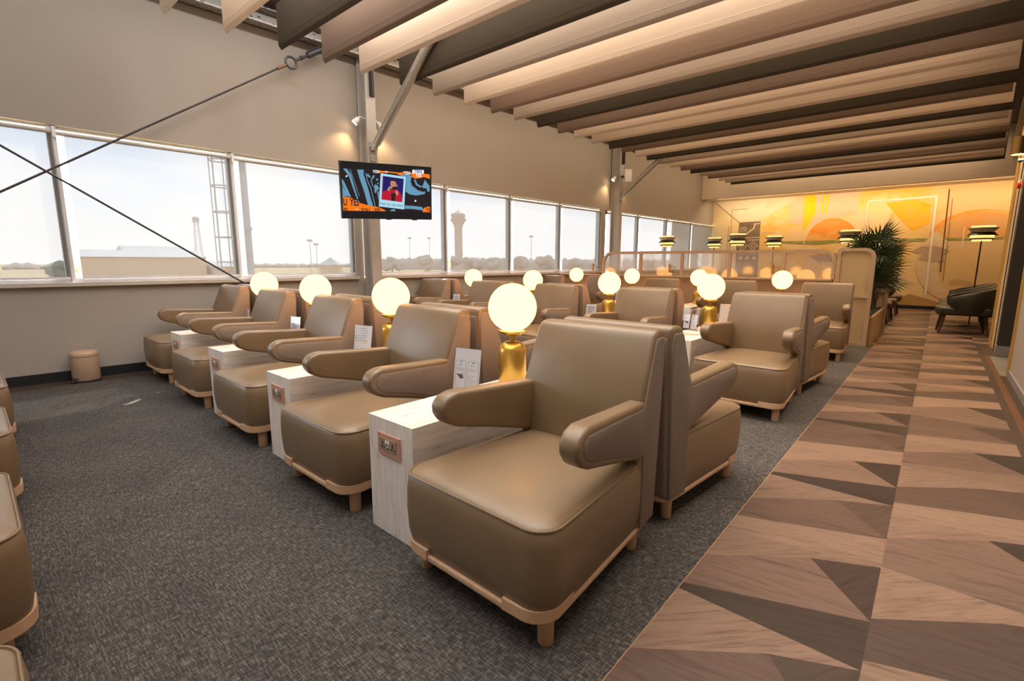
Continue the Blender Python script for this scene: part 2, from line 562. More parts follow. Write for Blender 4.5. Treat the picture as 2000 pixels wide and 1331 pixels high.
poly(bm, [(0.575, 6.9, 0), (2.3, 6.9, 0), (2.3, 8.3, 0), (0.575, 8.3, 0)])
t = NT('grey corridor tile')
br = t.node('ShaderNodeTexBrick'); br.inputs['Scale'].default_value = 1.0; br.offset = 0.0
br.inputs['Brick Width'].default_value = 0.4; br.inputs['Row Height'].default_value = 0.4; br.inputs['Mortar Size'].default_value = 0.006
br.inputs['Color1'].default_value = (0.16, 0.15, 0.13, 1); br.inputs['Color2'].default_value = (0.19, 0.175, 0.15, 1); br.inputs['Mortar'].default_value = (0.07, 0.06, 0.05, 1)
t.link(t.coord('Object'), br.inputs['Vector']); t.base(br.outputs['Color'], 0.35)
struct('floor_tile', bm, t.m)
# structural slab under everything
bm = bmesh.new()
box(bm, -6.9, 3.4, -2.7, 15.8, -0.25, -0.02)
struct('floor_slab', bm, M['ceiling'])

# ---- window wall
MUL = [-2.43, -0.98, 0.475, 1.93, 3.385, 3.505, 4.96, 6.415, 7.84, 9.27, 9.43, 10.89, 12.375, 13.84, 15.36]
bm = bmesh.new()
def wall_poly(pts, u0=UW, u1=UW - 0.14):
    prism(bm, pts, lambda p: Vector((u0, p[0], p[1])), lambda p: Vector((u1, p[0], p[1])))
wall_poly([(V0, 0), (V1, 0), (V1, 0.90), (V0, 0.90)])
wall_poly([(V0, headz(V0)), (-1, headz(-1)), (10, headz(10)), (V1, headz(V1)), (V1, ZC), (V0, ZC)])
wall_poly([(V0, 0.9), (MUL[0], 0.9), (MUL[0], 2.4), (V0, 2.4)])
wall_poly([(MUL[4], 0.9), (MUL[5], 0.9), (MUL[5], 2.32), (MUL[4], 2.32)])
wall_poly([(MUL[9], 0.9), (MUL[10], 0.9), (MUL[10], 2.28), (MUL[9], 2.28)])
wall_poly([(MUL[14], 0.9), (V1, 0.9), (V1, 2.27), (MUL[14], 2.27)])
struct('wall_left', bm, M['wallpaper'], rot=ROT_ROOM)
bm = bmesh.new()
box(bm, UW, UW + 0.016, V0, V1, 0.0, 0.092, w=0.003)
struct('baseboard_left', bm, M['baseboard_black'], rot=ROT_ROOM)
bm = bmesh.new()
for a, b in ((V0, 3.41), (3.68, 9.40), (9.80, V1)):
    box(bm, UW - 0.13, UW + 0.055, a, b, 0.888, 0.924, w=0.004)
struct('trim_2', bm, M['sill'], rot=ROT_ROOM)

WORDS = ['first', 'second', 'third', 'fourth', 'fifth', 'sixth', 'seventh', 'eighth', 'ninth', 'tenth', 'eleventh', 'twelfth',
         'thirteenth', 'fourteenth', 'fifteenth', 'sixteenth', 'seventeenth', 'eighteenth', 'nineteenth', 'twentieth', 'twenty-first',
         'twenty-second', 'twenty-third', 'twenty-fourth', 'twenty-fifth', 'twenty-sixth', 'twenty-seventh']
PAIRS = [(0, 1), (1, 2), (2, 3), (3, 4), (5, 6), (6, 7), (7, 8), (8, 9), (10, 11), (11, 12), (12, 13), (13, 14)]
for n, (i, j) in enumerate(PAIRS):
    a, b = MUL[i], MUL[j]
    zt = min(headz(a), headz(b))
    bm = bmesh.new()
    box(bm, UW - 0.10, UW - 0.03, a - 0.002, a + 0.032, 0.924, zt, 0, 0.004)
    box(bm, UW - 0.10, UW - 0.03, b - 0.032, b + 0.002, 0.924, zt, 0, 0.004)
    box(bm, UW - 0.10, UW - 0.03, a + 0.032, b - 0.032, 0.924, 0.962, 0, 0.004)
    box(bm, UW - 0.10, UW - 0.06, a + 0.032, b - 0.032, zt - 0.018, zt + 0.01, 1, 0.002)
    box(bm, UW - 0.03, UW - 0.012, a + 0.006, a + 0.028, 0.924, zt, 0, 0.003)
    w = struct('window_%d' % (n + 1), bm, [M['alu'], M['white_alu']], rot=ROT_ROOM)
    bm = bmesh.new()
    poly(bm, [(UW - 0.07, a + 0.03, 0.955), (UW - 0.07, b - 0.03, 0.955), (UW - 0.07, b - 0.03, zt - 0.01), (UW - 0.07, a + 0.03, zt - 0.01)])
    finish('pane', bm, M['glass'], parent=w)
    # the roller blind in front of it
    if n == 0: continue
    ca, cb = a + 0.080, b - 0.006
    if n == 1:
        lab = 'sheer roller blind on the window cut by the left edge of the photo'
    else:
        lab = 'sheer roller blind on the %s window along the long wall, counted from the bin' % WORDS[n - 1]
    c = B(UW - 0.008, (a + b) / 2, 0.0)
    rb = empty('roller_blind', c, ROT_ROOM, lab, 'blind', 'sheer roller blinds along the window wall')
    vm = (a + b) / 2
    bm = bmesh.new()
    poly(bm, [(0, ca - vm, 0.972), (0, cb - vm, 0.972), (0, cb - vm, zt - 0.055), (0, ca - vm, zt - 0.055)])
    finish('blind_fabric', bm, M['blind'], parent=rb)
    bm = bmesh.new()
    tube(bm, [(0.012, a + 0.03 - vm, zt - 0.060), (0.012, b - 0.004 - vm, zt - 0.060)], 0.019, 12)
    finish('blind_tube', bm, M['steel'], parent=rb)
    bm = bmesh.new()
    box(bm, -0.008, 0.008, ca - vm, cb - vm, 0.956, 0.974, w=0.003)
    finish('bottom_bar', bm, M['alu'], parent=rb)
    bm = bmesh.new()
    box(bm, -0.012, 0.034, a + 0.004 - vm, a + 0.028 - vm, zt - 0.095, zt - 0.005, w=0.002)
    finish('bracket', bm, M['dark_steel' if n == 8 else 'alu'], parent=rb)

# ---- other walls
bm = bmesh.new(); box(bm, -6.9, 0.80, -2.72, -2.6, 0, ZC)
struct('wall_front', bm, M['wallpaper'])
bm = bmesh.new(); box(bm, -6.7, 3.3, 15.62, 15.76, 0, ZC)
struct('wall_back', bm, M['cream_wall'])
bm = bmesh.new(); box(bm, -5.62, 3.2, 15.60, 15.62, 0.0, 0.085)
struct('baseboard_back', bm, M['baseboard_black'])
bm = bmesh.new(); box(bm, -5.75, 3.2, 14.72, 15.62, 2.925, ZC, w=0.004)
struct('ceiling_soffit', bm, M['soffit'])
bm = bmesh.new()
box(bm, 0.636, 0.78, -2.6, 6.85, 0, 3.325)
struct('wall_right', bm, M['wallpaper'])
bm = bmesh.new()
box(bm, 0.622, 0.637, -2.6, 6.85, 0.0, 0.07, w=0.003)
struct('baseboard_right', bm, M['plinth'])
bm = bmesh.new()
box(bm, 0.615, 0.80, 6.85, 6.885, 0, 2.65, 0, 0.004)
box(bm, 0.628, 0.80, 6.885, 6.93, 0, 2.65, 1, 0.004)
box(bm, 0.620, 0.80, 6.93, 6.955, 0, 2.65, 0, 0.004)
struct('door_1', bm, [M['gold_trim'], M['walnut']])
bm = bmesh.new()
box(bm, 0.636, 0.78, 6.955, 8.33, 2.65, 3.325)
struct('wall_lintel', bm, M['wallpaper'])
bm = bmesh.new()
box(bm, 0.640, 0.79, 8.46, 9.50, 0, 3.325)
struct('wall_passage', bm, M['cream_wall'])
bm = bmesh.new()
box(bm, 0.624, 0.641, 8.470, 8.50, 0, 2.9, 1, 0.003)
box(bm, 0.630, 0.641, 8.78, 8.84, 0, 2.9, 2, 0.003)
box(bm, 0.622, 0.641, 9.20, 9.30, 0, 2.9, 0, 0.003)
box(bm, 0.624, 0.792, 9.47, 9.505, 0, 2.9, 0, 0.003)
struct('trim_3', bm, [M['gold_trim'], M['sill'], M['walnut']])
bm = bmesh.new(); box(bm, 0.79, 3.3, 9.40, 9.50, 0, 3.325)
struct('wall_lounge', bm, M['cream_wall'])
bm = bmesh.new(); box(bm, 3.2, 3.3, 9.4, 15.7, 0, ZC)
struct('wall_lounge_side', bm, M['cream_wall'])
bm = bmesh.new(); box(bm, 2.25, 2.35, 6.4, 9.4, 0, 3.33); box(bm, 0.78, 2.35, 6.3, 6.4, 0, 3.33)
struct('wall_corridor', bm, M['dark_wall'])
bm = bmesh.new(); box(bm, 3.3, 3.4, -2.72, 15.8, 0, ZC); box(bm, 0.78, 3.3, -2.72, -2.6, 0, ZC)  # unseen shell, added to keep sky light from leaking in
struct('wall_outer', bm, M['ceiling'])
bm = bmesh.new(); box(bm, -6.9, 3.4, -2.72, 15.8, ZC, ZC + 0.12)
struct('ceiling', bm, M['ceiling'])
# lower slatted ceiling over the passage side
t = NT('olive grey ceiling slats')
w = t.node('ShaderNodeTexWave', wave_type='BANDS', bands_direction='Y'); w.inputs['Scale'].default_value = 1.6
t.link(t.coord('Object'), w.inputs['Vector'])
t.base(t.ramp(w.outputs['Fac'], [(0.03, (0.05, 0.05, 0.04)), (0.08, (0.24, 0.235, 0.19))]), 0.6)
bm = bmesh.new()
pr = [(x_at_u(0.12, -2.6), -2.6), (3.3, -2.6), (3.3, 14.70), (x_at_u(0.12, 14.70), 14.70)]
prism(bm, pr, lambda p: Vector((p[0], p[1], 3.32)), lambda p: Vector((p[0], p[1], 3.40)))
struct('ceiling_passage', bm, t.m)

# dark cladding post beside the passage opening
bm = bmesh.new(); box(bm, 0.628, 0.80, 8.33, 8.455, 0.13, 3.31, w=0.003)
o = finish('clad_post', bm, M['dark_wall'])
props(o, 'dark charcoal clad post standing beside the passage opening on the far right', 'post')
bm = bmesh.new(); box(bm, 0.620, 0.808, 8.322, 8.463, 0.0, 0.13, w=0.004)
finish('plinth', bm, M['plinth'], parent=o)

# ---- columns, braces, beam, rods
def column(vc, label):
    c = empty('steel_column', B(-6.05, vc, 0), ROT_ROOM, label, 'column', 'steel columns on the window wall')
    bm = bmesh.new()
    box(bm, 0.085, 0.100, -0.07, 0.07, 0, 3.70, w=0.002)
    box(bm, -0.105, -0.090, -0.07, 0.07, 0, 3.70, w=0.002)
    box(bm, -0.092, 0.088, -0.006, 0.006, 0, 3.70)
    finish('profile', bm, M['steel'], parent=c)
    bm = bmesh.new()
    box(bm, 0.099, 0.118, -0.015, 0.055, 3.22, 3.66, w=0.002)
    box(bm, 0.099, 0.175, -0.012, 0.0, 3.22, 3.66, w=0.002)
    for z in (3.28, 3.36, 3.5, 3.6):
        tube(bm, [(0.112, 0.035, z), (0.13, 0.035, z)], 0.012, 6)
    finish('top_bracket', bm, M['dark_steel'], parent=c)
    bm = bmesh.new()
    box(bm, 0.099, 0.112, -0.05, 0.05, 2.42, 2.66, w=0.002)
    box(bm, 0.10, 0.19, -0.03, 0.03, 2.55, 2.60, w=0.003)
    for z in (2.46, 2.52, 2.60):
        for y in (-0.035, 0.035):
            tube(bm, [(0.108, y, z), (0.125, y, z)], 0.010, 6)
    finish('foot_bracket', bm, M['galv'], parent=c)
    return c
column(3.57, 'grey steel column on the window wall, behind the wall television')
column(9.66, 'grey steel column on the window wall, far one carrying the white speaker')
def brace(vc, label):
    bm = bmesh.new()
    p0, p1 = B(-5.90, vc, 2.585), B(-4.25, vc, 3.83)
    d = (p1 - p0).normalized()
    tube(bm, [p0 + d * 0.08, p1], 0.052, 18)
    o = finish('brace_tube', bm, M['galv'])
    props(o, label, 'brace', 'tubular roof braces')
    bm = bmesh.new()
    tube(bm, [p0 - d * 0.03, p0 + d * 0.10], 0.040, 6)
    finish('flattened_end', bm, M['galv'], parent=o)
    bm = bmesh.new()
    tube(bm, [p1 - d * 0.01, B(-4.22, vc, 3.95)], 0.045, 6)
    finish('top_plate', bm, M['galv'], parent=o)
brace(3.57, 'galvanised tube brace rising from the column above the television')
brace(9.66, 'galvanised tube brace rising from the far column with the speaker')

t = NT('perforated galvanised strip')
vo = t.node('ShaderNodeTexVoronoi'); vo.inputs['Scale'].default_value = 26
t.link(t.coord('Object', (1.0, 0.45, 1)), vo.inputs['Vector'])
t.base(t.ramp(vo.outputs['Distance'], [(0.16, (0.05, 0.045, 0.04)), (0.3, (0.33, 0.31, 0.28))]), 0.45, 0.5)
M['perforated'] = t.m
bm = bmesh.new()
box(bm, -6.15, -6.0, -2.5, 15.5, 3.70, 3.716, 0)
box(bm, -6.15, -6.135, -2.5, 15.5, 3.70, 3.87, 0)
box(bm, -6.15, -6.0, -2.5, 15.5, 3.855, 3.87, 0)
o = finish('roof_beam', bm, M['perforated'], rot=ROT_ROOM)
props(o, 'long perforated steel channel beam on top of the window wall', 'beam')

def rod(p0, p1, label, fittings):
    bm = bmesh.new()
    a, b = B(*p0), B(*p1)
    d = (b - a).normalized()
    e = B(-6.05, 2.477, 3.294) if fittings else b
    tube(bm, [a, e], 0.0095, 8)
    o = finish('bracing_rod', bm, M['dark_steel'])
    props(o, label, 'rod', 'crossed bracing rods')
    if fittings:
        side = d.cross(Vector((1, 0, 0))).normalized()
        bm = bmesh.new(); tube(bm, [e - d * 0.02, e + d * 0.09], 0.018, 8)
        finish('ferrule', bm, M['ferrule'], parent=o)
        c = e + d * 0.17
        bm = bmesh.new()
        tube(bm, [c + d * 0.062 * cos(k * pi / 9) + side * 0.062 * sin(k * pi / 9) for k in range(18)], 0.014, 8, closed=True)
        tube(bm, [e + d * 0.08, e + d * 0.115], 0.013, 8)
        finish('eye_ring', bm, M['ring_steel'], parent=o)
        bm = bmesh.new()
        tube(bm, [c + d * 0.06, c + d * 0.26], 0.017, 8)
        tube(bm, [c + d * 0.14, c + d * 0.165], 0.026, 6)
        tube(bm, [c + d * 0.24, c + d * 0.44], 0.032, 10)
        for s in (-0.030, 0.030):
            tube(bm, [c + d * 0.25 + side * s, b + side * s], 0.010, 6)
        finish('turnbuckle', bm, M['ring_steel'], parent=o)
rod((-6.05, -2.2, 0.16), (-6.05, 3.06, 3.690), 'dark bracing rod with eye ring and turnbuckle, rising towards the ceiling on the right', True)
rod((-6.035, -1.55, 3.2), (-6.035, 3.10, 0.09), 'plain dark bracing rod crossing the window and dropping behind the far armchairs', False)

# ---- ceiling baffles
BAF = {'c': ('cream', fabric('cream baffle cloth', (0.60, 0.50, 0.41), 0.10, 300)),
       'g': ('pale grey-beige', fabric('grey beige baffle cloth', (0.42, 0.345, 0.285), 0.12, 300)),
       't': ('taupe brown', fabric('taupe baffle cloth', (0.200, 0.142, 0.110), 0.16, 300)),
       'd': ('dark olive brown', fabric('dark olive baffle cloth', (0.046, 0.037, 0.026), 0.25, 300))}
BY = [(1.47, 'c'), (1.95, 'c'), (2.44, 'd'), (2.89, 't'), (3.32, 'c'), (3.84, 'd'), (4.33, 'g'), (4.85, 'c'), (5.34, 't'), (5.81, 'g'),
      (6.34, 'd'), (6.85, 't'), (7.30, 'c'), (7.82, 'g'), (8.38, 'd'), (8.80, 't'), (9.33, 'c'), (9.79, 'd'), (10.31, 'g'), (10.83, 'c'),
      (11.36, 't'), (11.88, 'd'), (12.40, 'g'), (12.90, 't'), (13.40, 'c'), (13.81, 'g'), (14.22, 'd')]
for n, (y, k) in enumerate(BY):
    cn, mt = BAF[k]
    ul = -5.30 if n < 24 else -5.22
    xl, xr = x_at_u(ul, y), x_at_u(0.0 + 0.02 * ((n * 7) % 3), y)
    bm = bmesh.new()
    pr = [(0.0, 3.236), (0.006, 3.226), (0.028, 3.20), (0.032, 3.204), (0.032, 3.61), (0.0, 3.61)]
    L = xr - xl
    prism(bm, pr, lambda p: Vector((-L / 2, p[0], p[1])), lambda p: Vector((L / 2, p[0], p[1])), 0)
    o = finish('ceiling_baffle', bm, mt, loc=((xl + xr) / 2, y, 0))
    props(o, '%s cloth ceiling baffle, %s from the camera end' % (cn, WORDS[n]), 'baffle', 'cloth baffles under the ceiling')
    bm = bmesh.new()
    box(bm, -L / 2, L / 2, -0.002, 0.001, 3.282, 3.286)
    finish('hem_seam', bm, mt, parent=o)
    for fx in (-0.47, 0.0, 0.47):
        bm = bmesh.new()
        tube(bm, [(fx * L, 0.016, 3.60), (fx * L, 0.016, ZC)], 0.004, 5)
        finish('hanger_wire', bm, M['dark_steel'], parent=o)

# ---- mural on the back wall (flat paint, built as thin layers)
def wash(name, c, var, sc, rough=0.75):
    t = NT(name)
    f = t.noise(t.coord('Object', (1, 1, 1.6)), sc, 5, 0.6, 0.8)
    t.base(t.ramp(f, [(0.30, c[0]), (0.5, c[1]), (0.70, c[2])]), rough, 0, 0.2)
    return t.m
def mural_ground():
    t = NT('mural ground wash')
    tc = t.node('ShaderNodeTexCoord'); sp = t.node('ShaderNodeSeparateXYZ'); t.link(tc.outputs['Object'], sp.inputs[0])
    f = t.noise(t.coord('Object', (1, 1, 1.3)), 0.9, 5, 0.62, 0.8)
    c1 = t.ramp(f, [(0.36, (0.78, 0.58, 0.34)), (0.49, (0.80, 0.55, 0.24)), (0.60, (0.82, 0.46, 0.07)), (0.72, (0.76, 0.54, 0.36))])
    g = t.math('ADD', t.math('MULTIPLY', sp.outputs[0], 0.22), t.math('MULTIPLY', f, 0.8))
    # paler towards the left end, sandier to the far right
    left = t.ramp(t.math('MULTIPLY', t.math('ADD', sp.outputs[0], 5.4), 0.4), [(0.1, (1, 1, 1)), (0.62, (0, 0, 0))])
    c2 = t.mix(c1, (0.72, 0.55, 0.33), left)
    right = t.ramp(t.math('MULTIPLY', t.math('ADD', sp.outputs[0], 1.1), 0.8), [(0.35, (0, 0, 0)), (0.95, (1, 1, 1))])
    c3 = t.mix(c2, (0.66, 0.43, 0.20), t.math('MULTIPLY', right, 0.85))
    t.base(c3, 0.75, 0, 0.2)
    return t.m
MU = [mural_ground(),
      wash('mural cream', ((0.66, 0.52, 0.34), (0.72, 0.58, 0.40), (0.76, 0.62, 0.45)), 0.1, 2.0),          # 1
      wash('mural yellow', ((0.80, 0.50, 0.01), (0.84, 0.55, 0.01), (0.80, 0.52, 0.06)), 0.1, 3.0),         # 2
      wash('mural orange sun', ((0.78, 0.25, 0.03), (0.80, 0.33, 0.06), (0.78, 0.42, 0.14)), 0.1, 1.6),     # 3
      wash('mural green', ((0.22, 0.21, 0.05), (0.32, 0.29, 0.09), (0.48, 0.38, 0.14)), 0.1, 3.5),          # 4
      wash('mural dark panel', ((0.17, 0.11, 0.07), (0.22, 0.145, 0.10), (0.26, 0.17, 0.12)), 0.1, 5),      # 5
      wash('mural pale line', ((0.72, 0.60, 0.48), (0.76, 0.64, 0.52), (0.74, 0.60, 0.46)), 0.1, 3),        # 6
      wash('mural grey leaf', ((0.34, 0.22, 0.14), (0.42, 0.28, 0.18), (0.48, 0.33, 0.2)), 0.1, 2),         # 7
      wash('mural red line', ((0.10, 0.02, 0.012), (0.13, 0.025, 0.015), (0.12, 0.03, 0.02)), 0.1, 3),      # 8
      wash('mural olive line', ((0.20, 0.15, 0.03), (0.24, 0.18, 0.04), (0.22, 0.16, 0.04)), 0.1, 3),       # 9
      wash('mural sand moon', ((0.62, 0.46, 0.28), (0.68, 0.50, 0.30), (0.64, 0.42, 0.2)), 0.1, 1.5),       # 10
      wash('mural hill', ((0.36, 0.20, 0.06), (0.42, 0.24, 0.08), (0.46, 0.27, 0.1)), 0.1, 2),              # 11
      wash('mural deep orange', ((0.80, 0.36, 0.01), (0.82, 0.42, 0.02), (0.78, 0.44, 0.10)), 0.1, 1.3),    # 12
      wash('mural sun two', ((0.74, 0.28, 0.05), (0.70, 0.34, 0.11), (0.64, 0.38, 0.18)), 0.1, 1.0),        # 13
      wash('mural pink haze', ((0.66, 0.44, 0.30), (0.74, 0.50, 0.34), (0.70, 0.44, 0.22)), 0.1, 2.5)]      # 14
bm = bmesh.new()
YM = 15.617
def mp(pts, mat, lay): poly(bm, [(x, YM - 0.0012 * lay, z) for x, z in pts], mat)
def mline(a, b, w, mat, lay):
    a, b = Vector((a[0], 0, a[1])), Vector((b[0], 0, b[1]))
    d = (b - a).normalized(); s = Vector((-d.z, 0, d.x)) * w / 2
    mp([((p).x, (p).z) for p in (a + s, b + s, b - s, a - s)], mat, lay)
def arc(cx, cz, r, a0, a1, n=32, k=1.0): return [(cx + r * cos(radians(a0 + (a1 - a0) * i / n)), cz + k * r * sin(radians(a0 + (a1 - a0) * i / n))) for i in range(n + 1)]
mp([(-5.50, 0.085), (3.2, 0.085), (3.2, 2.92), (-5.50, 2.92)], 0, 0)
mp([(-3.1, 2.92), (-1.75, 2.92), (-1.75, 2.35), (-2.1, 2.3), (-2.5, 2.1), (-3.3, 2.2), (-3.35, 2.75)], 14, 1)
mp([(-5.42, 2.92), (-4.64, 2.30), (-4.05, 2.30), (-3.15, 2.92)], 1, 2)
mline((-5.36, 2.90), (-4.64, 2.29), 0.02, 5, 3)
mline((-4.86, 2.67), (-4.42, 2.67), 0.014, 5, 3); mline((-4.86, 2.67), (-4.86, 1.2), 0.014, 5, 3); mline((-4.93, 2.2), (-4.93, 0.9), 0.012, 9, 3)
# patterned dark panel
mp([(-4.64, 2.29), (-4.05, 2.30), (-4.02, 0.66), (-4.64, 0.66)], 5, 4)
mline((-4.2, 2.25), (-4.22, 2.10), 0.03, 1, 5); mline((-4.22, 2.10), (-4.38, 1.98), 0.03, 1, 5); mline((-4.38, 1.98), (-4.5, 1.88), 0.03, 1, 5)
mline((-4.2, 2.22), (-4.07, 2.24), 0.02, 1, 5)
for k in range(3): mline((-4.62, 2.12 - 0.05 * k), (-4.42, 2.14 - 0.045 * k), 0.012, 1, 5)
mline((-4.64, 1.84), (-4.03, 1.84), 0.02, 1, 5); mline((-4.64, 1.77), (-4.03, 1.77), 0.02, 1, 5)
for k in range(2):
    cx = -4.50 + 0.30 * k
    for r in (0.13, 0.06):
        q = [(cx - r, 1.60), (cx, 1.60 + r), (cx + r, 1.60), (cx, 1.60 - r)]
        for i in range(4): mline(q[i], q[(i + 1) % 4], 0.014, 1, 5)
mline((-4.64, 1.43), (-4.03, 1.43), 0.025, 1, 5); mline((-4.64, 1.36), (-4.03, 1.36), 0.015, 1, 5)
for k in range(3):
    cx = -4.52 + 0.19 * k
    mp([(cx - 0.08, 1.22), (cx + 0.05, 1.22), (cx + 0.0, 1.32)], 1, 5)
for k in range(6):
    for i in range(12):
        x0 = -4.63 + i * 0.05
        mline((x0, 1.10 - 0.065 * k + (0.02 if i % 2 else 0)), (x0 + 0.05, 1.10 - 0.065 * k + (0 if i % 2 else 0.02)), 0.010, 7, 5)
# yellow bars
mp([(-2.99, 2.92), (-2.72, 2.92), (-2.70, 2.45), (-2.86, 2.10), (-2.96, 2.02)], 2, 3)
mp([(-2.57, 2.92), (-2.51, 2.92), (-2.53, 2.44), (-2.58, 2.44)], 2, 3); mp([(-2.47, 2.92), (-2.42, 2.92), (-2.44, 2.42), (-2.48, 2.42)], 2, 3)
# first sun over the horizon line, reflection outline under it
mp(arc(-2.28, 1.71, 0.575, 0, 180), 3, 4)
mp([(-3.45, 1.715), (1.0, 1.705), (1.0, 1.660), (-0.4, 1.64), (-1.2, 1.62), (-2.0, 1.66), (-2.6, 1.60), (-3.0, 1.63), (-3.45, 1.66)], 4, 5)
A2 = arc(-2.28, 1.71, 0.62, 180, 330)
for p, q in zip(A2, A2[1:]): mline(p, q, 0.02, 6, 6)
mp([(-2.75, 1.30), (-2.5, 1.36), (-2.2, 1.38), (-1.95, 1.33), (-1.8, 1.25), (-2.1, 1.15), (-2.5, 1.16)], 7, 6)
# framed square with orange cloud
mp([(-1.20, 2.60), (-0.62, 2.64), (-0.34, 2.50), (-0.30, 2.05), (-0.62, 1.90), (-0.86, 2.16)], 12, 2)
mline((-1.56, 2.66), (-0.22, 2.68), 0.045, 6, 9); mline((-0.24, 2.69), (-0.20, 0.35), 0.045, 6, 10); mline((-1.56, 2.66), (-1.53, 1.0), 0.03, 6, 10)
mline((-4.02, 1.98), (-3.62, 1.98), 0.015, 6, 6); mline((-3.62, 1.98), (-3.62, 1.2), 0.015, 6, 6)
# second sun
mp(arc(0.58, 1.70, 0.86, 0, 180, 40, 0.72), 13, 4)
A3 = arc(0.58, 1.70, 0.83, 20, 172, 30, 0.72)
for p, q in zip(A3, A3[1:]): mline(p, q, 0.07, 3, 5)
# crescent moon
mp(arc(0.42, 1.15, 0.88, 130, 300, 36, 1.08) + arc(0.75, 1.05, 0.80, 290, 140, 30, 1.0), 10, 6)
mp([(-0.58, 1.40), (-0.40, 1.52), (-0.10, 1.52), (0.12, 1.42), (0.02, 1.30), (0.06, 1.16), (-0.18, 1.12), (-0.44, 1.20), (-0.36, 1.32)], 7, 7)
mline((-0.03, 2.83), (0.015, 0.91), 0.022, 8, 8); mline((0.05, 2.62), (0.085, 0.70), 0.012, 9, 8); mline((0.33, 1.95), (0.34, 1.45), 0.02, 6, 7)
mp([(-0.95, 0.085), (-0.72, 0.26), (-0.50, 0.36), (-0.15, 0.26), (0.08, 0.18), (0.4, 0.085)], 11, 7)
for k in range(4):
    mline((0.20, 0.60 + 0.035 * k), (0.36, 0.64 + 0.035 * k), 0.009, 11, 8); mline((0.36, 0.64 + 0.035 * k), (0.60, 0.57 + 0.035 * k), 0.009, 11, 8)
o = finish('wall_mural', bm, MU, recalc=False, smooth=False)
props(o, 'large painted abstract mural of orange suns and sand on the back wall', 'mural')
# ================================================================== LOUNGE CHAIR
HW, DEP = 0.345, 0.78
def tap(co):
    d = 0.39 - co.y
    return Vector((co.x * (0.80 + 0.20 * max(-0.1, min(1.0, d / DEP))), co.y, co.z))
def side_map(x): return lambda p: Vector((x, 0.39 - p[0], p[1]))

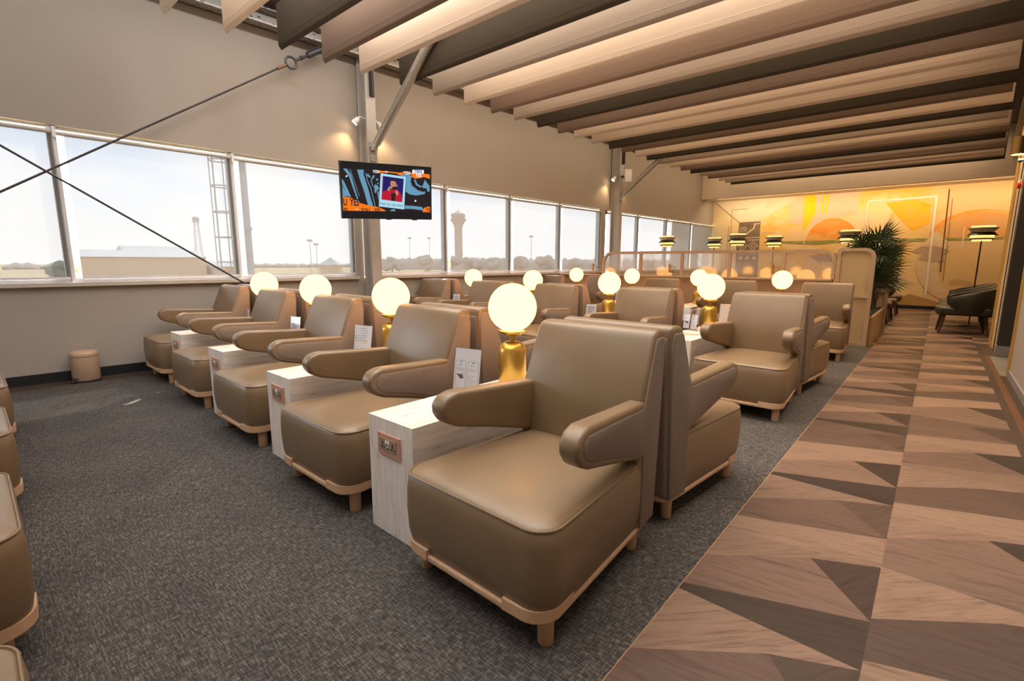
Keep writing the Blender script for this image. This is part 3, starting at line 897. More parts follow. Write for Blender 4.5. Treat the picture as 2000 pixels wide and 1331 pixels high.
def build_chair(name):
    root = empty(name)
    # seat block: rings of a rounded rectangle, bowed front
    def ring(ins, z, k=1.0):
        r = max(0.02, 0.085 - ins * 0.5)
        pts = rrect(-HW + ins, HW - ins, -0.39 + ins, 0.26, (r, r, 0.012, 0.012), 7)
        out = []
        for x, y in pts:
            bow = 0.022 * (1 - min(1, (x / HW) ** 2)) * max(0, -y / 0.39)
            out.append(Vector((x, y - bow * k, z)))
        return out
    lv = [(0.020, 0.116), (0.012, 0.135), (0.004, 0.185), (0.0, 0.26), (0.002, 0.335), (0.007, 0.372), (0.014, 0.386)]
    lv2 = [(0.014, 0.386), (0.022, 0.393), (0.045, 0.400), (0.09, 0.406), (0.16, 0.410), (0.22, 0.411)]
    bm = bmesh.new()
    loft(bm, [[tap(p) for p in ring(i, z)] for i, z in lv], 0, True, False)
    loft(bm, [[tap(p) for p in ring(i, z)] for i, z in lv2], 0, False, True)
    bmesh.ops.remove_doubles(bm, verts=bm.verts, dist=1e-5)
    seat = finish('seat', bm, M['leather'], parent=root, ang=60)
    bm = bmesh.new()
    rp = [tap(p) for p in ring(0.011, 0.3865)]
    n = len(rp)
    tube(bm, rp, 0.0036, 6, closed=True)
    finish('piping', bm, M['piping'], parent=seat)
    # leather back
    back = [(0.004, 0.34), (0.170, 0.34), (0.152, 0.622), (0.066, 0.838), (0.050, 0.868), (0.012, 0.878), (-0.040, 0.872), (-0.046, 0.82), (-0.028, 0.5)]
    bm = bmesh.new()
    prism(bm, back, side_map(-HW + 0.004), side_map(HW - 0.004), 0, 0.026, 4, 20, post=tap)
    finish('backrest', bm, M['leather'], parent=root, ang=50)
    # arms
    arm = [(0.02, 0.402), (0.145, 0.402), (0.40, 0.470), (0.555, 0.508), (0.608, 0.532), (0.634, 0.568), (0.636, 0.604), (0.612, 0.634), (0.565, 0.648), (0.36, 0.636), (0.135, 0.624), (0.02, 0.624)]
    panel = [(0.004, 0.122), (0.135, 0.122), (0.135, 0.418), (0.40, 0.494), (0.548, 0.531), (0.586, 0.551), (0.603, 0.577), (0.600, 0.603), (0.572, 0.6235), (0.36, 0.613), (0.158, 0.600), (0.142, 0.607),
             (0.050, 0.836), (0.034, 0.846), (-0.024, 0.846), (-0.036, 0.80), (-0.022, 0.5)]
    for s in (-1, 1):
        bm = bmesh.new()
        prism(bm, arm, side_map(s * (HW - 0.078)), side_map(s * HW), 0, 0.017, 4, 12, post=tap)
        finish('armrest', bm, M['leather'], parent=root, ang=50)
        bm = bmesh.new()
        prism(bm, panel, side_map(s * (HW - 0.05)), side_map(s * (HW + 0.0035)), 0, 0.005, 2, 20, post=tap)
        finish('side_panel', bm, M['chair_fabric'], parent=root, ang=50)
    rear = [(-0.006, 0.122), (0.06, 0.122), (0.03, 0.838), (-0.050, 0.838), (-0.034, 0.5)]
    bm = bmesh.new()
    prism(bm, rear, side_map(-HW + 0.012), side_map(HW - 0.012), 0, 0.022, 4, 20, post=tap)
    finish('rear_panel', bm, M['chair_fabric'], parent=root, ang=50)
    # beech base with raised corners
    bm = bmesh.new()
    ro = rrect(-HW + 0.012, HW - 0.012, -0.39 + 0.004, 0.39 - 0.002, (0.085, 0.085, 0.07, 0.07), 8)
    ro = [(x, y - 0.018 * (1 - min(1, (x / HW) ** 2)) * max(0, -y / 0.39)) for x, y in ro]
    prism(bm, ro, lambda p: tap(Vector((p[0], p[1], 0.099))), lambda p: tap(Vector((p[0], p[1], 0.121))), 0, 0.004, 2, 40)
    def band(pts, z0, z1, th):
        a = []
        for i, (x, y) in enumerate(pts):
            q0, q1 = pts[max(i - 1, 0)], pts[min(i + 1, len(pts) - 1)]
            t = Vector((q1[0] - q0[0], q1[1] - q0[1], 0)).normalized()
            nrm = Vector((t.y, -t.x, 0))
            o_, i_ = Vector((x, y, 0)) + nrm * 0.002, Vector((x, y, 0)) - nrm * th
            a.append((o_, i_))
        rings = [[tap(Vector((o_.x, o_.y, z0))), tap(Vector((o_.x, o_.y, z1))), tap(Vector((i_.x, i_.y, z1))), tap(Vector((i_.x, i_.y, z0)))] for o_, i_ in a]
        loft(bm, rings, 0)
    k = 9
    c0 = ro[0:k]; c1 = ro[k:2 * k]; c2 = ro[2 * k:3 * k]; c3 = ro[3 * k:4 * k]
    band([(c0[0][0], c0[0][1] + 0.07)] + c0 + [(c0[-1][0] + 0.07, c0[-1][1] - 0.004)], 0.105, 0.142, 0.016)
    band([(c1[0][0] - 0.07, c1[0][1] - 0.004)] + c1 + [(c1[-1][0], c1[-1][1] + 0.07)], 0.105, 0.142, 0.016)
    band([(c2[0][0], c2[0][1] - 0.065)] + c2 + c3 + [(c3[-1][0], c3[-1][1] - 0.065)], 0.105, 0.142, 0.016)
    finish('base_frame', bm, M['beech'], parent=root, ang=45)
    for x, y in ((-0.285, -0.315), (0.285, -0.315), (-0.275, 0.30), (0.275, 0.30)):
        p = tap(Vector((x, y, 0)))
        bm = bmesh.new()
        lathe(bm, [(0, 0), (0.022, 0), (0.0245, 0.004), (0.0265, 0.10), (0, 0.10)], 16, 0, o=(p.x, p.y, 0))
        finish('leg', bm, M['beech'], parent=root, ang=45)
    return root

PITCH = 1.133
ORD = ['nearest the wood aisle', 'second from the wood aisle', 'third from the wood aisle', 'fourth from the wood aisle', 'fifth, closest to the windows']
ROWS = [ # u0, v of centre, rotation, count, label pattern, group, first index
    (-1.119, 1.320, ROT_SEAT, 5, 'taupe leather lounge chair in the front row, %s', 'lounge chairs in the front row'),
    (-1.150, 2.245, ROT_SEAT + pi, 5, 'taupe lounge chair back to back with the front row, %s', 'lounge chairs backed against the front row'),
    (-1.260, 4.060, ROT_SEAT, 5, 'taupe leather lounge chair in the middle row, %s', 'lounge chairs in the middle row'),
    (-1.290, 4.985, ROT_SEAT + pi, 5, 'taupe lounge chair back to back with the middle row, %s', 'lounge chairs backed against the middle row'),
    (-1.405, 6.930, ROT_SEAT, 5, 'taupe leather lounge chair before the glass partition, %s', 'lounge chairs before the glass partition')]
first = build_chair('lounge_chair')
used = False
for u0, v0, rot, cnt, lab, grp in ROWS:
    for i in range(cnt):
        c = first if not used else copy_tree(first)
        used = True
        c.location = B(u0 - PITCH * i, v0, 0)
        c.rotation_euler = (0, 0, rot)
        props(c, lab % ORD[i], 'armchair', grp)
LZ = ['cut by the bottom left corner', 'second from the bottom corner', 'third from the bottom corner', 'fourth, deepest by the left edge']
for i in range(4):
    c = copy_tree(first)
    c.location = B(-0.985 - PITCH * i, -0.435, 0)
    c.rotation_euler = (0, 0, ROT_SEAT + pi)
    props(c, 'taupe lounge chair on the left photo edge, %s' % LZ[i], 'armchair', 'lounge chairs cut by the left edge')

# ================================================================== CONSOLE BETWEEN CHAIRS
def socket_plate(parent, y, flip):
    """twin socket outlet on a console end; y = plane of the end"""
    s = -1 if flip else 1
    bm = bmesh.new()
    x0, x1, z0, z1 = -0.073, 0.073, 0.352, 0.440
    box(bm, x0, x1, min(y, y - s * 0.009), max(y, y - s * 0.009), z0, z1, w=0.004, seg=3)
    p = finish('socket_plate', bm, M['copper'], parent=parent)
    bm = bmesh.new()
    yy = y - s * 0.009
    box(bm, x0 + 0.018, x1 - 0.018, min(yy, yy - s * 0.003), max(yy, yy - s * 0.003), z0 + 0.020, z1 - 0.016, w=0.001, seg=1)
    f = finish('socket_face', bm, M['socket_face'], parent=p)
    bm = bmesh.new()
    yy -= s * 0.003
    def hole(x, z, a, b): box(bm, x - a, x + a, min(yy, yy - s * 0.0008), max(yy, yy - s * 0.0008), z - b, z + b)
    for cx in (-0.034, 0.034):
        hole(cx, 0.404, 0.0035, 0.0055); hole(cx - 0.009, 0.386, 0.0045, 0.0035); hole(cx + 0.009, 0.386, 0.0045, 0.0035); hole(cx, 0.394, 0.003, 0.002)
    hole(0.0, 0.384, 0.005, 0.003)
    finish('pin_holes', bm, M['black'], parent=p)
    bm = bmesh.new()
    for cx in (-0.008, 0.008):
        box(bm, cx - 0.005, cx + 0.005, min(yy, yy - s * 0.003), max(yy, yy - s * 0.003), 0.405, 0.418, w=0.001, seg=1)
    box(bm, -0.007, 0.007, min(yy, yy - s * 0.001), max(yy, yy - s * 0.001), 0.389, 0.394)
    finish('rocker_switch', bm, M['paper'], parent=p)
def console(L, ends):
    root = empty('travertine_console')
    bm = bmesh.new()
    box(bm, -0.150, 0.150, -L / 2, L / 2, 0.0, 0.5, w=0.003, seg=2)
    finish('carcass', bm, M['travertine'], parent=root)
    if 'f' in ends: socket_plate(root, -L / 2, False)
    if 'b' in ends: socket_plate(root, L / 2, True)
    bm = bmesh.new()
    prism(bm, rrect(-0.075, 0.075, -0.05, 0.05, 0.015, 4), lambda p: Vector((p[0], p[1] - L / 2 + 0.36, 0.4995)), lambda p: Vector((p[0], p[1] - L / 2 + 0.36, 0.5025)), 0, 0.001, 1)
    finish('charging_pad', bm, M['beech'], parent=root)
    return root
CONS = []
GAPS = ['first gap from the aisle', 'second gap from the aisle', 'third gap from the aisle', 'fourth gap, nearest the windows']
def row_of_consoles(L, ends, u0, vfront, lab, grp, rot=ROT_SEAT, n=4):
    p = console(L, ends)
    for i in range(n):
        c = p if i == 0 else copy_tree(p)
        c.location = B(u0 - PITCH * i, vfront, 0)
        c.rotation_euler = (0, 0, rot)
        props(c, lab % GAPS[i], 'side table', grp)
row_of_consoles(1.55, 'fb', -1.678, 1.015 + 0.775, 'pale stone-look console with power socket in the front row, %s', 'consoles in the front row')
row_of_consoles(1.55, 'fb', -1.822, 3.800 + 0.775, 'pale stone-look console in the middle row, %s', 'consoles in the middle row')
row_of_consoles(1.00, 'f', -1.950, 6.620 + 0.50, 'pale stone-look console before the glass partition, %s', 'consoles before the glass partition')
GZ = ['between the two nearest seats', 'between second and third seats', 'between third and fourth seats', 'beyond the fourth seat']
p = console(0.80, 'b')
for i in range(4):
    c = p if i == 0 else copy_tree(p)
    c.location = B(-1.553 - PITCH * i, -0.13 - 0.40, 0); c.rotation_euler = (0, 0, ROT_SEAT)
    props(c, 'pale stone-look console on the left photo edge, %s' % GZ[i], 'side table', 'consoles cut by the left edge')

# ================================================================== GLOBE LAMPS
def globe_lamp():
    root = empty('globe_lamp')
    bm = bmesh.new()
    prof = [(0, 0), (0.070, 0), (0.0725, 0.004), (0.0725, 0.165)]
    for k in range(1, 9):
        a = k * pi / 16
        prof.append((0.0725 - 0.050 * (1 - cos(a)), 0.165 + 0.055 * sin(a)))
    prof += [(0.0225, 0.220), (0.014, 0.2205), (0, 0.2205)]
    lathe(bm, prof, 36)
    finish('base', bm, M['brass'], parent=root, ang=50)
    bm = bmesh.new()
    lathe(bm, [(0, 0.219), (0.0135, 0.219), (0.0135, 0.252), (0, 0.252)], 20)
    finish('neck', bm, M['brass'], parent=root)
    bm = bmesh.new()
    lathe(bm, [(0, 0.250), (0.020, 0.250), (0.050, 0.256), (0.066, 0.268), (0.068, 0.275), (0.0, 0.275)], 32)
    finish('dish', bm, M['brass'], parent=root)
    bm = bmesh.new()
    R, zc = 0.1245, 0.395
    a0 = math.asin(-0.118 / R)
    prof = [(0, zc - 0.118), (R * cos(a0) * 0.98, zc - 0.118)]
    for k in range(1, 25):
        a = a0 + (pi / 2 - a0) * k / 24
        prof.append((max(0, R * cos(a)), zc + R * sin(a)))
    prof[-1] = (0, zc + R)
    lathe(bm, prof, 48)
    finish('globe_shade', bm, M['globe'], parent=root, ang=60)
    return root
g0 = globe_lamp()
LR = [(-1.735, 1.815, 'lit brass globe lamp behind the front row of chairs, %s', 'globe lamps of the front row'),
      (-1.868, 4.700, 'lit brass globe lamp in the middle row, %s', 'globe lamps of the middle row'),
      (-1.945, 7.270, 'lit brass globe lamp before the glass partition, %s', 'globe lamps before the glass partition')]
n = 0
for u, v, lab, grp in LR:
    for i in range(4):
        c = g0 if n == 0 else copy_tree(g0)
        n += 1
        c.location = B(u - PITCH * i, v, 0.5005)
        props(c, lab % GAPS[i], 'lamp', grp)

# ================================================================== TABLE SIGNS
def sign(kind, u, v, rot, label, lean=0.16, w=0.150, h=0.205):
    root = empty('table_sign', B(u, v, 0.5), rot, label, 'sign', 'small table signs on the consoles')
    X = Matrix.Translation((0, 0, 0.0045)) @ Matrix.Rotation(-lean, 4, 'X')
    bm = bmesh.new()
    box(bm, -w / 2 - 0.004, w / 2 + 0.004, -0.004, -0.002, 0, h + 0.006, M=X)
    box(bm, -w / 2 - 0.004, w / 2 + 0.004, 0.0015, 0.0035, 0, h + 0.006, M=X)
    box(bm, -w / 2 - 0.004, w / 2 + 0.004, -0.004, 0.075, 0.0, 0.003)
    finish('acrylic_stand', bm, M['acrylic'], parent=root)
    bm = bmesh.new()
    box(bm, -w / 2, w / 2, -0.0012, 0.0008, 0.004, h + 0.003, M=X)
    def flat(pts, mat, lay=1):
        poly(bm, [X @ Vector((x, -0.0012 - 0.0003 * lay, z)) for x, z in pts], mat)
    def rect(x0, x1, z0, z1, mat, lay=1): flat([(x0, z0), (x1, z0), (x1, z1), (x0, z1)], mat, lay)
    if kind == 'clear': bm.clear()
    if kind in ('phones', 'clear'):
        for cx in (-0.036, 0.036):
            o_ = rrect(cx - 0.031, cx + 0.031, 0.012, 0.148, 0.010, 4); i_ = rrect(cx - 0.0295, cx + 0.0295, 0.0135, 0.1465, 0.009, 4)
            flat(o_, 2, 1); flat(i_, 0, 2)
            rect(cx - 0.008, cx + 0.008, 0.139, 0.1425, 2, 3)
            rect(cx - 0.012, cx - 0.007, 0.124, 0.130, 2, 3); rect(cx - 0.004, cx + 0.012, 0.1255, 0.128, 3, 3)
            for k in range(3): rect(cx - 0.024, cx + 0.022 - 0.006 * (k % 2), 0.110 - 0.006 * k, 0.112 - 0.006 * k, 3, 3)
            if cx < 0:
                flat([(cx - 0.026, 0.083), (cx + 0.002, 0.058), (cx + 0.022, 0.064), (cx + 0.012, 0.078)], 2, 3)
                flat([(cx - 0.006, 0.084), (cx + 0.018, 0.092), (cx + 0.026, 0.074), (cx + 0.010, 0.078)], 1, 3)
            else:
                for k in range(7): rect(cx - 0.024, cx + 0.018 - 0.008 * (k % 3), 0.078 - 0.008 * k, 0.080 - 0.008 * k, 3, 3)
    elif kind == 'photo':
        rect(-w / 2 + 0.012, w / 2 - 0.012, 0.016, h * 0.93, 1, 1)
        flat([(-w * 0.36, h * 0.90), (-w * 0.30, h * 0.90), (w * 0.40, h * 0.38), (w * 0.40, h * 0.45)], 0, 2)
        flat([(-w * 0.42, 0.016), (w * 0.42, 0.016), (w * 0.30, 0.06), (-w * 0.1, 0.05)], 2, 2)
        for k in range(3): flat([(-w * 0.40, 0.06 + 0.02 * k), (w * 0.30, 0.08 + 0.02 * k), (w * 0.30, 0.083 + 0.02 * k), (-w * 0.40, 0.063 + 0.02 * k)], 3, 2)
    elif kind == 'list':
        for k in range(6):
            rect(-w / 2 + 0.010, -w / 2 + 0.018, h * 0.90 - 0.016 * k, h * 0.94 - 0.016 * k, 2, 1)
            rect(-w / 2 + 0.024, w * 0.2 + 0.02 * ((k * 3) % 4) / 4, h * 0.905 - 0.016 * k, h * 0.925 - 0.016 * k, 3, 1)
        rect(-w * 0.05, w * 0.25, h * 0.42, h * 0.52, 4, 1)
        flat([(-w / 2 + 0.004, 0.01), (w * 0.05, 0.01), (-w * 0.25, 0.045), (-w / 2 + 0.004, 0.05)], 1, 1)
    finish('printed_card', bm, [M['paper'], M['paper_grey'], M['paper_ink'], M['ink_line'], M['ink_pale']], parent=root)
    return root
sign('phones', -1.760, 1.510, 0.18, 'acrylic sign printed with two phone screens, on the nearest front-row console')
sign('list', -2.905, 1.600, 0.22, 'white card with a printed list and yellow block, second front-row console')
sign('photo', -4.060, 1.640, 0.25, 'small photo card on the third front-row console', w=0.105, h=0.165)
sign('photo', -5.190, 1.640, -0.18, 'small card seen nearly edge-on, on the front-row console by the windows', w=0.105, h=0.150)
sign('clear', -1.925, 4.400, -0.12, 'clear sign with two white phone screens beside the nearest middle-row lamp', w=0.155)
sign('photo', -3.070, 4.450, 0.10, 'grey aerial photo card on the second middle-row console', w=0.115, h=0.160)
sign('photo', -5.330, 4.420, 0.2, 'photo card on the middle-row console nearest the windows', w=0.11, h=0.165)
sign('blank', -1.815, 5.020, 0.0, 'plain pale card back standing right of the nearest middle-row lamp', w=0.165, h=0.205)
sign('phones', -4.290, 7.02, -0.1, 'sign with phone screens on a console before the glass partition', w=0.15)

# ================================================================== PEDAL BIN
o = empty('pedal_bin', B(-6.055, 0.475, 0), -0.2, 'small beige pedal bin standing against the window wall', 'bin')
bm = bmesh.new()
lathe(bm, [(0, 0.012), (0.102, 0.012), (0.105, 0.016), (0.105, 0.236), (0, 0.236)], 40)
finish('body', bm, M['bin'], parent=o)
bm = bmesh.new()
lathe(bm, [(0, 0), (0.107, 0), (0.107, 0.013), (0, 0.013)], 40)
finish('base_ring', bm, M['black'], parent=o)
bm = bmesh.new()
lathe(bm, [(0, 0.239), (0.1065, 0.239), (0.1075, 0.243), (0.1075, 0.262), (0.103, 0.276), (0.090, 0.287), (0.05, 0.293), (0, 0.294)], 40)
finish('lid', bm, M['bin'], parent=o)
bm = bmesh.new()
M2 = Matrix.Rotation(0.75, 4, 'Z')
box(bm, -0.026, 0.026, -0.150, -0.098, 0.018, 0.026, w=0.006, M=M2)
finish('pedal', bm, M['mirror'], parent=o)
bm = bmesh.new()
tube(bm, [M2 @ Vector((-0.030, -0.100, 0.040)), M2 @ Vector((-0.012, -0.108, 0.034)), M2 @ Vector((0.012, -0.108, 0.034)), M2 @ Vector((0.030, -0.100, 0.040))], 0.005, 6)
finish('pedal_slot', bm, M['black'], parent=o)

# ================================================================== WALL TELEVISION
yaw, tilt, roll, wd = 1.272, 0.115, 0.033, 1.10
cy_, sy_, ct_, st_ = cos(yaw), sin(yaw), cos(tilt), sin(tilt)
r_ = Vector((cy_, sy_, 0)); n_ = Vector((sy_, -cy_, 0))
up_ = Vector((0, 0, 1)) * ct_ + n_ * st_
r2 = r_ * cos(roll) + up_ * sin(roll); u2 = up_ * cos(roll) - r_ * sin(roll)
n2 = r2.cross(u2)
MT = Matrix((( r2.x, u2.x, n2.x, -5.045), (r2.y, u2.y, n2.y, 3.572), (r2.z, u2.z, n2.z, 1.941), (0, 0, 0, 1)))
tv = empty('television', MT.translation)
tv.rotation_euler = MT.to_3x3().to_euler()
props(tv, 'wide wall television showing a speaker in a red jacket, hung before the steel column', 'television')
hw_, hh_ = wd / 2, wd * 0.571 / 2
bm = bmesh.new()
box(bm, -hw_, hw_, -hh_, hh_, -0.045, 0.0, w=0.004)
box(bm, -0.30, 0.30, -0.20, 0.14, -0.085, -0.044, w=0.01)
finish('casing', bm, M['black'], parent=tv)
TVM = [emit('screen black', (0.012, 0.011, 0.012), 0.5), emit('screen charcoal', (0.020, 0.014, 0.016), 0.5), emit('screen blue', (0.14, 0.32, 0.47), 0.5),
       emit('screen orange', (0.95, 0.20, 0.012), 0.5), emit('screen pale blue', (0.42, 0.72, 0.86), 0.5), emit('screen navy', (0.016, 0.012, 0.13), 0.5),
       emit('screen red', (0.50, 0.010, 0.035), 0.5), emit('screen skin', (0.55, 0.25, 0.20), 0.5), emit('screen hair', (0.030, 0.014, 0.014), 0.5),
       emit('screen white', (0.95, 0.95, 0.97), 0.5), emit('screen letter blue', (0.10, 0.13, 0.30), 0.5), emit('screen pink', (0.75, 0.25, 0.30), 0.5)]
bm = bmesh.new()
TVPOLY = [(0, 0, [(-0.538, -0.30005), (0.538, -0.30005), (0.538, 0.30205), (-0.538, 0.30205)]), (1, 1, [(-0.5259, 0.2334), (0.5273, 0.259), (0.5301, -0.2235), (-0.5351, -0.2262)]), (2, 2, [(-0.5083, 0.2326), (-0.4659, 0.2322), (-0.4256, 0.1721), (-0.3946, 0.0464), (-0.3495, -0.1177), (-0.3609, -0.1255), (-0.41, 0.0241), (-0.4481, 0.1495)]), (2, 2, [(-0.5296, 0.1232), (-0.5075, 0.0966), (-0.4686, 0.0067), (-0.4359, -0.0742), (-0.4577, -0.0751), (-0.5283, 0.0601)]), (2, 2, [(-0.529, 0.046), (-0.4572, -0.0643), (-0.531, -0.0748)]), (2, 2, [(-0.3547, 0.2298), (-0.2779, 0.2318), (-0.2833, 0.1817), (-0.2464, 0.0618), (-0.2062, -0.0972), (-0.1854, -0.1707), (-0.2462, -0.1654), (-0.2793, -0.0271), (-0.3325, 0.1428)]), (2, 2, [(-0.2498, 0.1875), (-0.2274, 0.189), (-0.2022, 0.1584), (-0.2138, 0.1468), (-0.243, 0.1665)]), (2, 2, [(-0.1592, 0.0776), (-0.1252, 0.0686), (-0.1069, 0.0329), (-0.1344, 0.0094), (-0.1506, -0.0209), (-0.1654, -0.0069), (-0.1608, 0.0227), (-0.1716, 0.0441)]), (2, 2, [(-0.1423, 0.1405), (-0.1193, 0.1455), (-0.116, 0.1276), (-0.1353, 0.1191)]), (2, 2, [(-0.1282, 0.0977), (-0.1129, 0.0986), (-0.1111, 0.0804), (-0.1249, 0.0796)]), (2, 2, [(-0.131, -0.0052), (-0.1098, 0.0106), (-0.1162, -0.1159), (-0.1283, -0.0494)]), (2, 2, [(0.1431, 0.1955), (0.2238, 0.2157), (0.297, 0.1981), (0.2803, 0.1367), (0.2964, 0.0846), (0.3712, 0.0349), (0.4302, 0.0186), (0.4728, 0.0245), (0.4558, -0.0074), (0.3458, -0.028), (0.2627, -0.0164), (0.2137, 0.0118), (0.2153, 0.1778)]), (2, 2, [(0.3216, 0.1543), (0.3423, 0.1594), (0.363, 0.1112), (0.4133, 0.0833), (0.4471, 0.1006), (0.4556, 0.0895), (0.4048, 0.0675), (0.3462, 0.0949)]), (2, 2, [(0.4639, 0.1631), (0.4981, 0.1189), (0.524, 0.0894), (0.5243, 0.0271), (0.4985, 0.0219), (0.4812, 0.0638), (0.4387, 0.0616), (0.4344, 0.0922)]), (2, 2, [(0.1998, -0.1497), (0.2951, -0.1503), (0.4219, -0.1617), (0.4476, -0.2044), (0.3033, -0.1891), (0.1994, -0.1884)]), (2, 2, [(0.0169, -0.2095), (0.0652, -0.1927), (0.0849, -0.2189), (0.0206, -0.2208)]), (2, 2, [(-0.4375, 0.2308), (-0.4303, 0.2314), (-0.4018, 0.1384), (-0.3399, -0.059), (-0.3458, -0.0593), (-0.409, 0.1379)]), (2, 2, [(-0.2606, 0.1975), (-0.2538, 0.1994), (-0.2386, 0.1201), (-0.2022, 0.0351), (-0.1564, -0.1772), (-0.1641, -0.1775), (-0.2098, 0.0311), (-0.2462, 0.116)]), (2, 2, [(-0.1754, 0.1745), (-0.1563, 0.183), (-0.1593, 0.1575), (-0.1935, 0.1228), (-0.1788, 0.0583), (-0.1865, 0.0542), (-0.2033, 0.1222)]), (3, 3, [(-0.5296, -0.0762), (-0.4722, -0.0758), (-0.3856, -0.0973), (-0.3427, -0.1358), (-0.2234, -0.1646), (-0.1162, -0.1796), (-0.0388, -0.215), (-0.0549, -0.2306), (-0.5333, -0.2334)]), (3, 3, [(-0.1662, 0.2312), (-0.098, 0.2339), (0.0175, 0.2311), (0.1435, 0.2251), (0.2078, 0.237), (0.1833, 0.2056), (0.1431, 0.1955), (0.1115, 0.2119), (0.0017, 0.2191), (-0.091, 0.2091)]), (3, 3, [(0.1836, 0.2316), (0.2973, 0.2341), (0.3882, 0.2328), (0.5275, 0.2284), (0.5278, 0.1747), (0.4554, 0.1931), (0.4049, 0.1785), (0.3382, 0.1667), (0.297, 0.1868), (0.293, 0.2129)]), (3, 3, [(0.4262, -0.2224), (0.4476, -0.1727), (0.4993, -0.1551), (0.5297, -0.1581), (0.5301, -0.2243)]), (9, 4, [(0.3247, -0.087), (0.3415, -0.0786), (0.3498, -0.0938), (0.333, -0.1061)]), (9, 4, [(-0.4871, 0.154), (-0.4654, 0.1624), (-0.4623, 0.1521), (-0.4807, 0.139)]), (9, 4, [(-0.3862, -0.207), (-0.3806, -0.1958), (-0.3717, -0.2154), (-0.3844, -0.2187)]), (1, 4, [(-0.5248, 0.2556), (0.5485, 0.2834), (0.5487, 0.2605), (0.0647, 0.2476), (-0.5259, 0.232)]), (0, 6, [(-0.5223, 0.3094), (0.5483, 0.3124), (0.5486, 0.2666), (0.0648, 0.2527), (-0.2702, 0.2409), (-0.5273, 0.2333)]), (0, 6, [(-0.5366, -0.2262), (0.0566, -0.2236), (0.5494, -0.2238), (0.55, -0.3124), (-0.5498, -0.3104)]), (4, 5, [(-0.0834, 0.206), (0.2194, 0.1818), (0.1911, -0.1964), (-0.1198, -0.1685)]), (5, 6, [(-0.061, 0.1784), (0.1949, 0.1578), (0.1675, -0.1125), (-0.0868, -0.0886)]), (11, 7, [(-0.0665, 0.1744), (-0.0565, 0.1772), (-0.0813, -0.0891), (-0.0883, -0.0886)]), (6, 7, [(-0.0868, -0.0886), (-0.0814, -0.0287), (-0.0574, 0.0021), (-0.018, 0.0227), (0.0295, 0.04), (0.1088, 0.0292), (0.1406, 0.0044), (0.1604, -0.0288), (0.17, -0.1108)]), (8, 8, [(0.0325, -0.0121), (0.0922, -0.0093), (0.0747, -0.1039), (0.0348, -0.0994)]), (8, 8, [(0.0228, 0.0991), (0.0297, 0.1306), (0.0552, 0.1513), (0.0907, 0.1461), (0.1117, 0.1192), (0.1144, 0.082), (0.1011, 0.0513), (0.0689, 0.0256), (0.0452, 0.0334), (0.0301, 0.0698)]), (7, 9, [(0.0268, 0.1067), (0.0406, 0.1283), (0.0864, 0.1236), (0.1003, 0.1036), (0.0982, 0.0699), (0.0733, 0.0558), (0.0496, 0.0575), (0.0317, 0.0736)]), (8, 10, [(0.0424, 0.0988), (0.0582, 0.0997), (0.0581, 0.0937), (0.0423, 0.0928)]), (8, 10, [(0.074, 0.0961), (0.0923, 0.0957), (0.0922, 0.0904), (0.0739, 0.0902)]), (8, 10, [(0.0456, 0.0573), (0.0616, 0.0641), (0.0981, 0.0631), (0.0849, 0.0317), (0.0608, 0.0207), (0.0452, 0.0334)]), (7, 9, [(0.1032, 0.0851), (0.1161, 0.0911), (0.1142, 0.0707), (0.1029, 0.0604)]), (7, 11, [(-0.0059, 0.0382), (0.0182, 0.0655), (0.0497, 0.0635), (0.0493, 0.0411), (0.017, 0.0058), (-0.0063, 0.0158)]), (7, 11, [(0.0845, 0.0092), (0.1087, 0.0254), (0.1243, -0.0077), (0.1118, -0.0386), (0.0919, -0.0282)]), (8, 12, [(0.0118, 0.0205), (0.036, 0.0478), (0.0437, 0.0408), (0.0211, 0.0098)]), (9, 8, [(0.3056, 0.2699), (0.451, 0.275), (0.4494, 0.2309), (0.3038, 0.2271)])]
TVTEXT = [('U', -0.5054, -0.1358, 0.105, 8, 4, -0.006, 0.6), ('YES', -0.4016, -0.1344, 0.105, 8, 4, -0.032, 0.62), ('ES', -0.5055, -0.2202, 0.06, 8, 4, 0.004, 0.8), ('YOU', -0.2799, -0.2184, 0.06, 8, 4, -0.001, 0.8), ('YES', -0.1384, -0.2172, 0.06, 8, 4, -0.002, 0.8), ('YOU', -0.1362, 0.2186, 0.045, 9, 5, 0.022, 0.8), ('YES', -0.0174, 0.2222, 0.03, 9, 5, 0.018, 0.8), ('YOU', 0.2362, 0.2252, 0.05, 9, 5, 0.018, 0.8), ('Y', 0.4886, -0.196, 0.06, 8, 4, -0.041, 0.7), ('E', 0.5177, -0.1963, 0.06, 8, 4, -0.01, 0.7), ("TBN'", 0.3802, 0.2508, 0.062, 10, 9, 0.041, 0.85), ('YES', 0.3821, 0.2097, 0.058, 9, 9, 0.033, 0.8), ('WHAT DO YOU WANT', 0.0339, -0.1482, 0.038, 8, 7, -0.083, 0.72)]

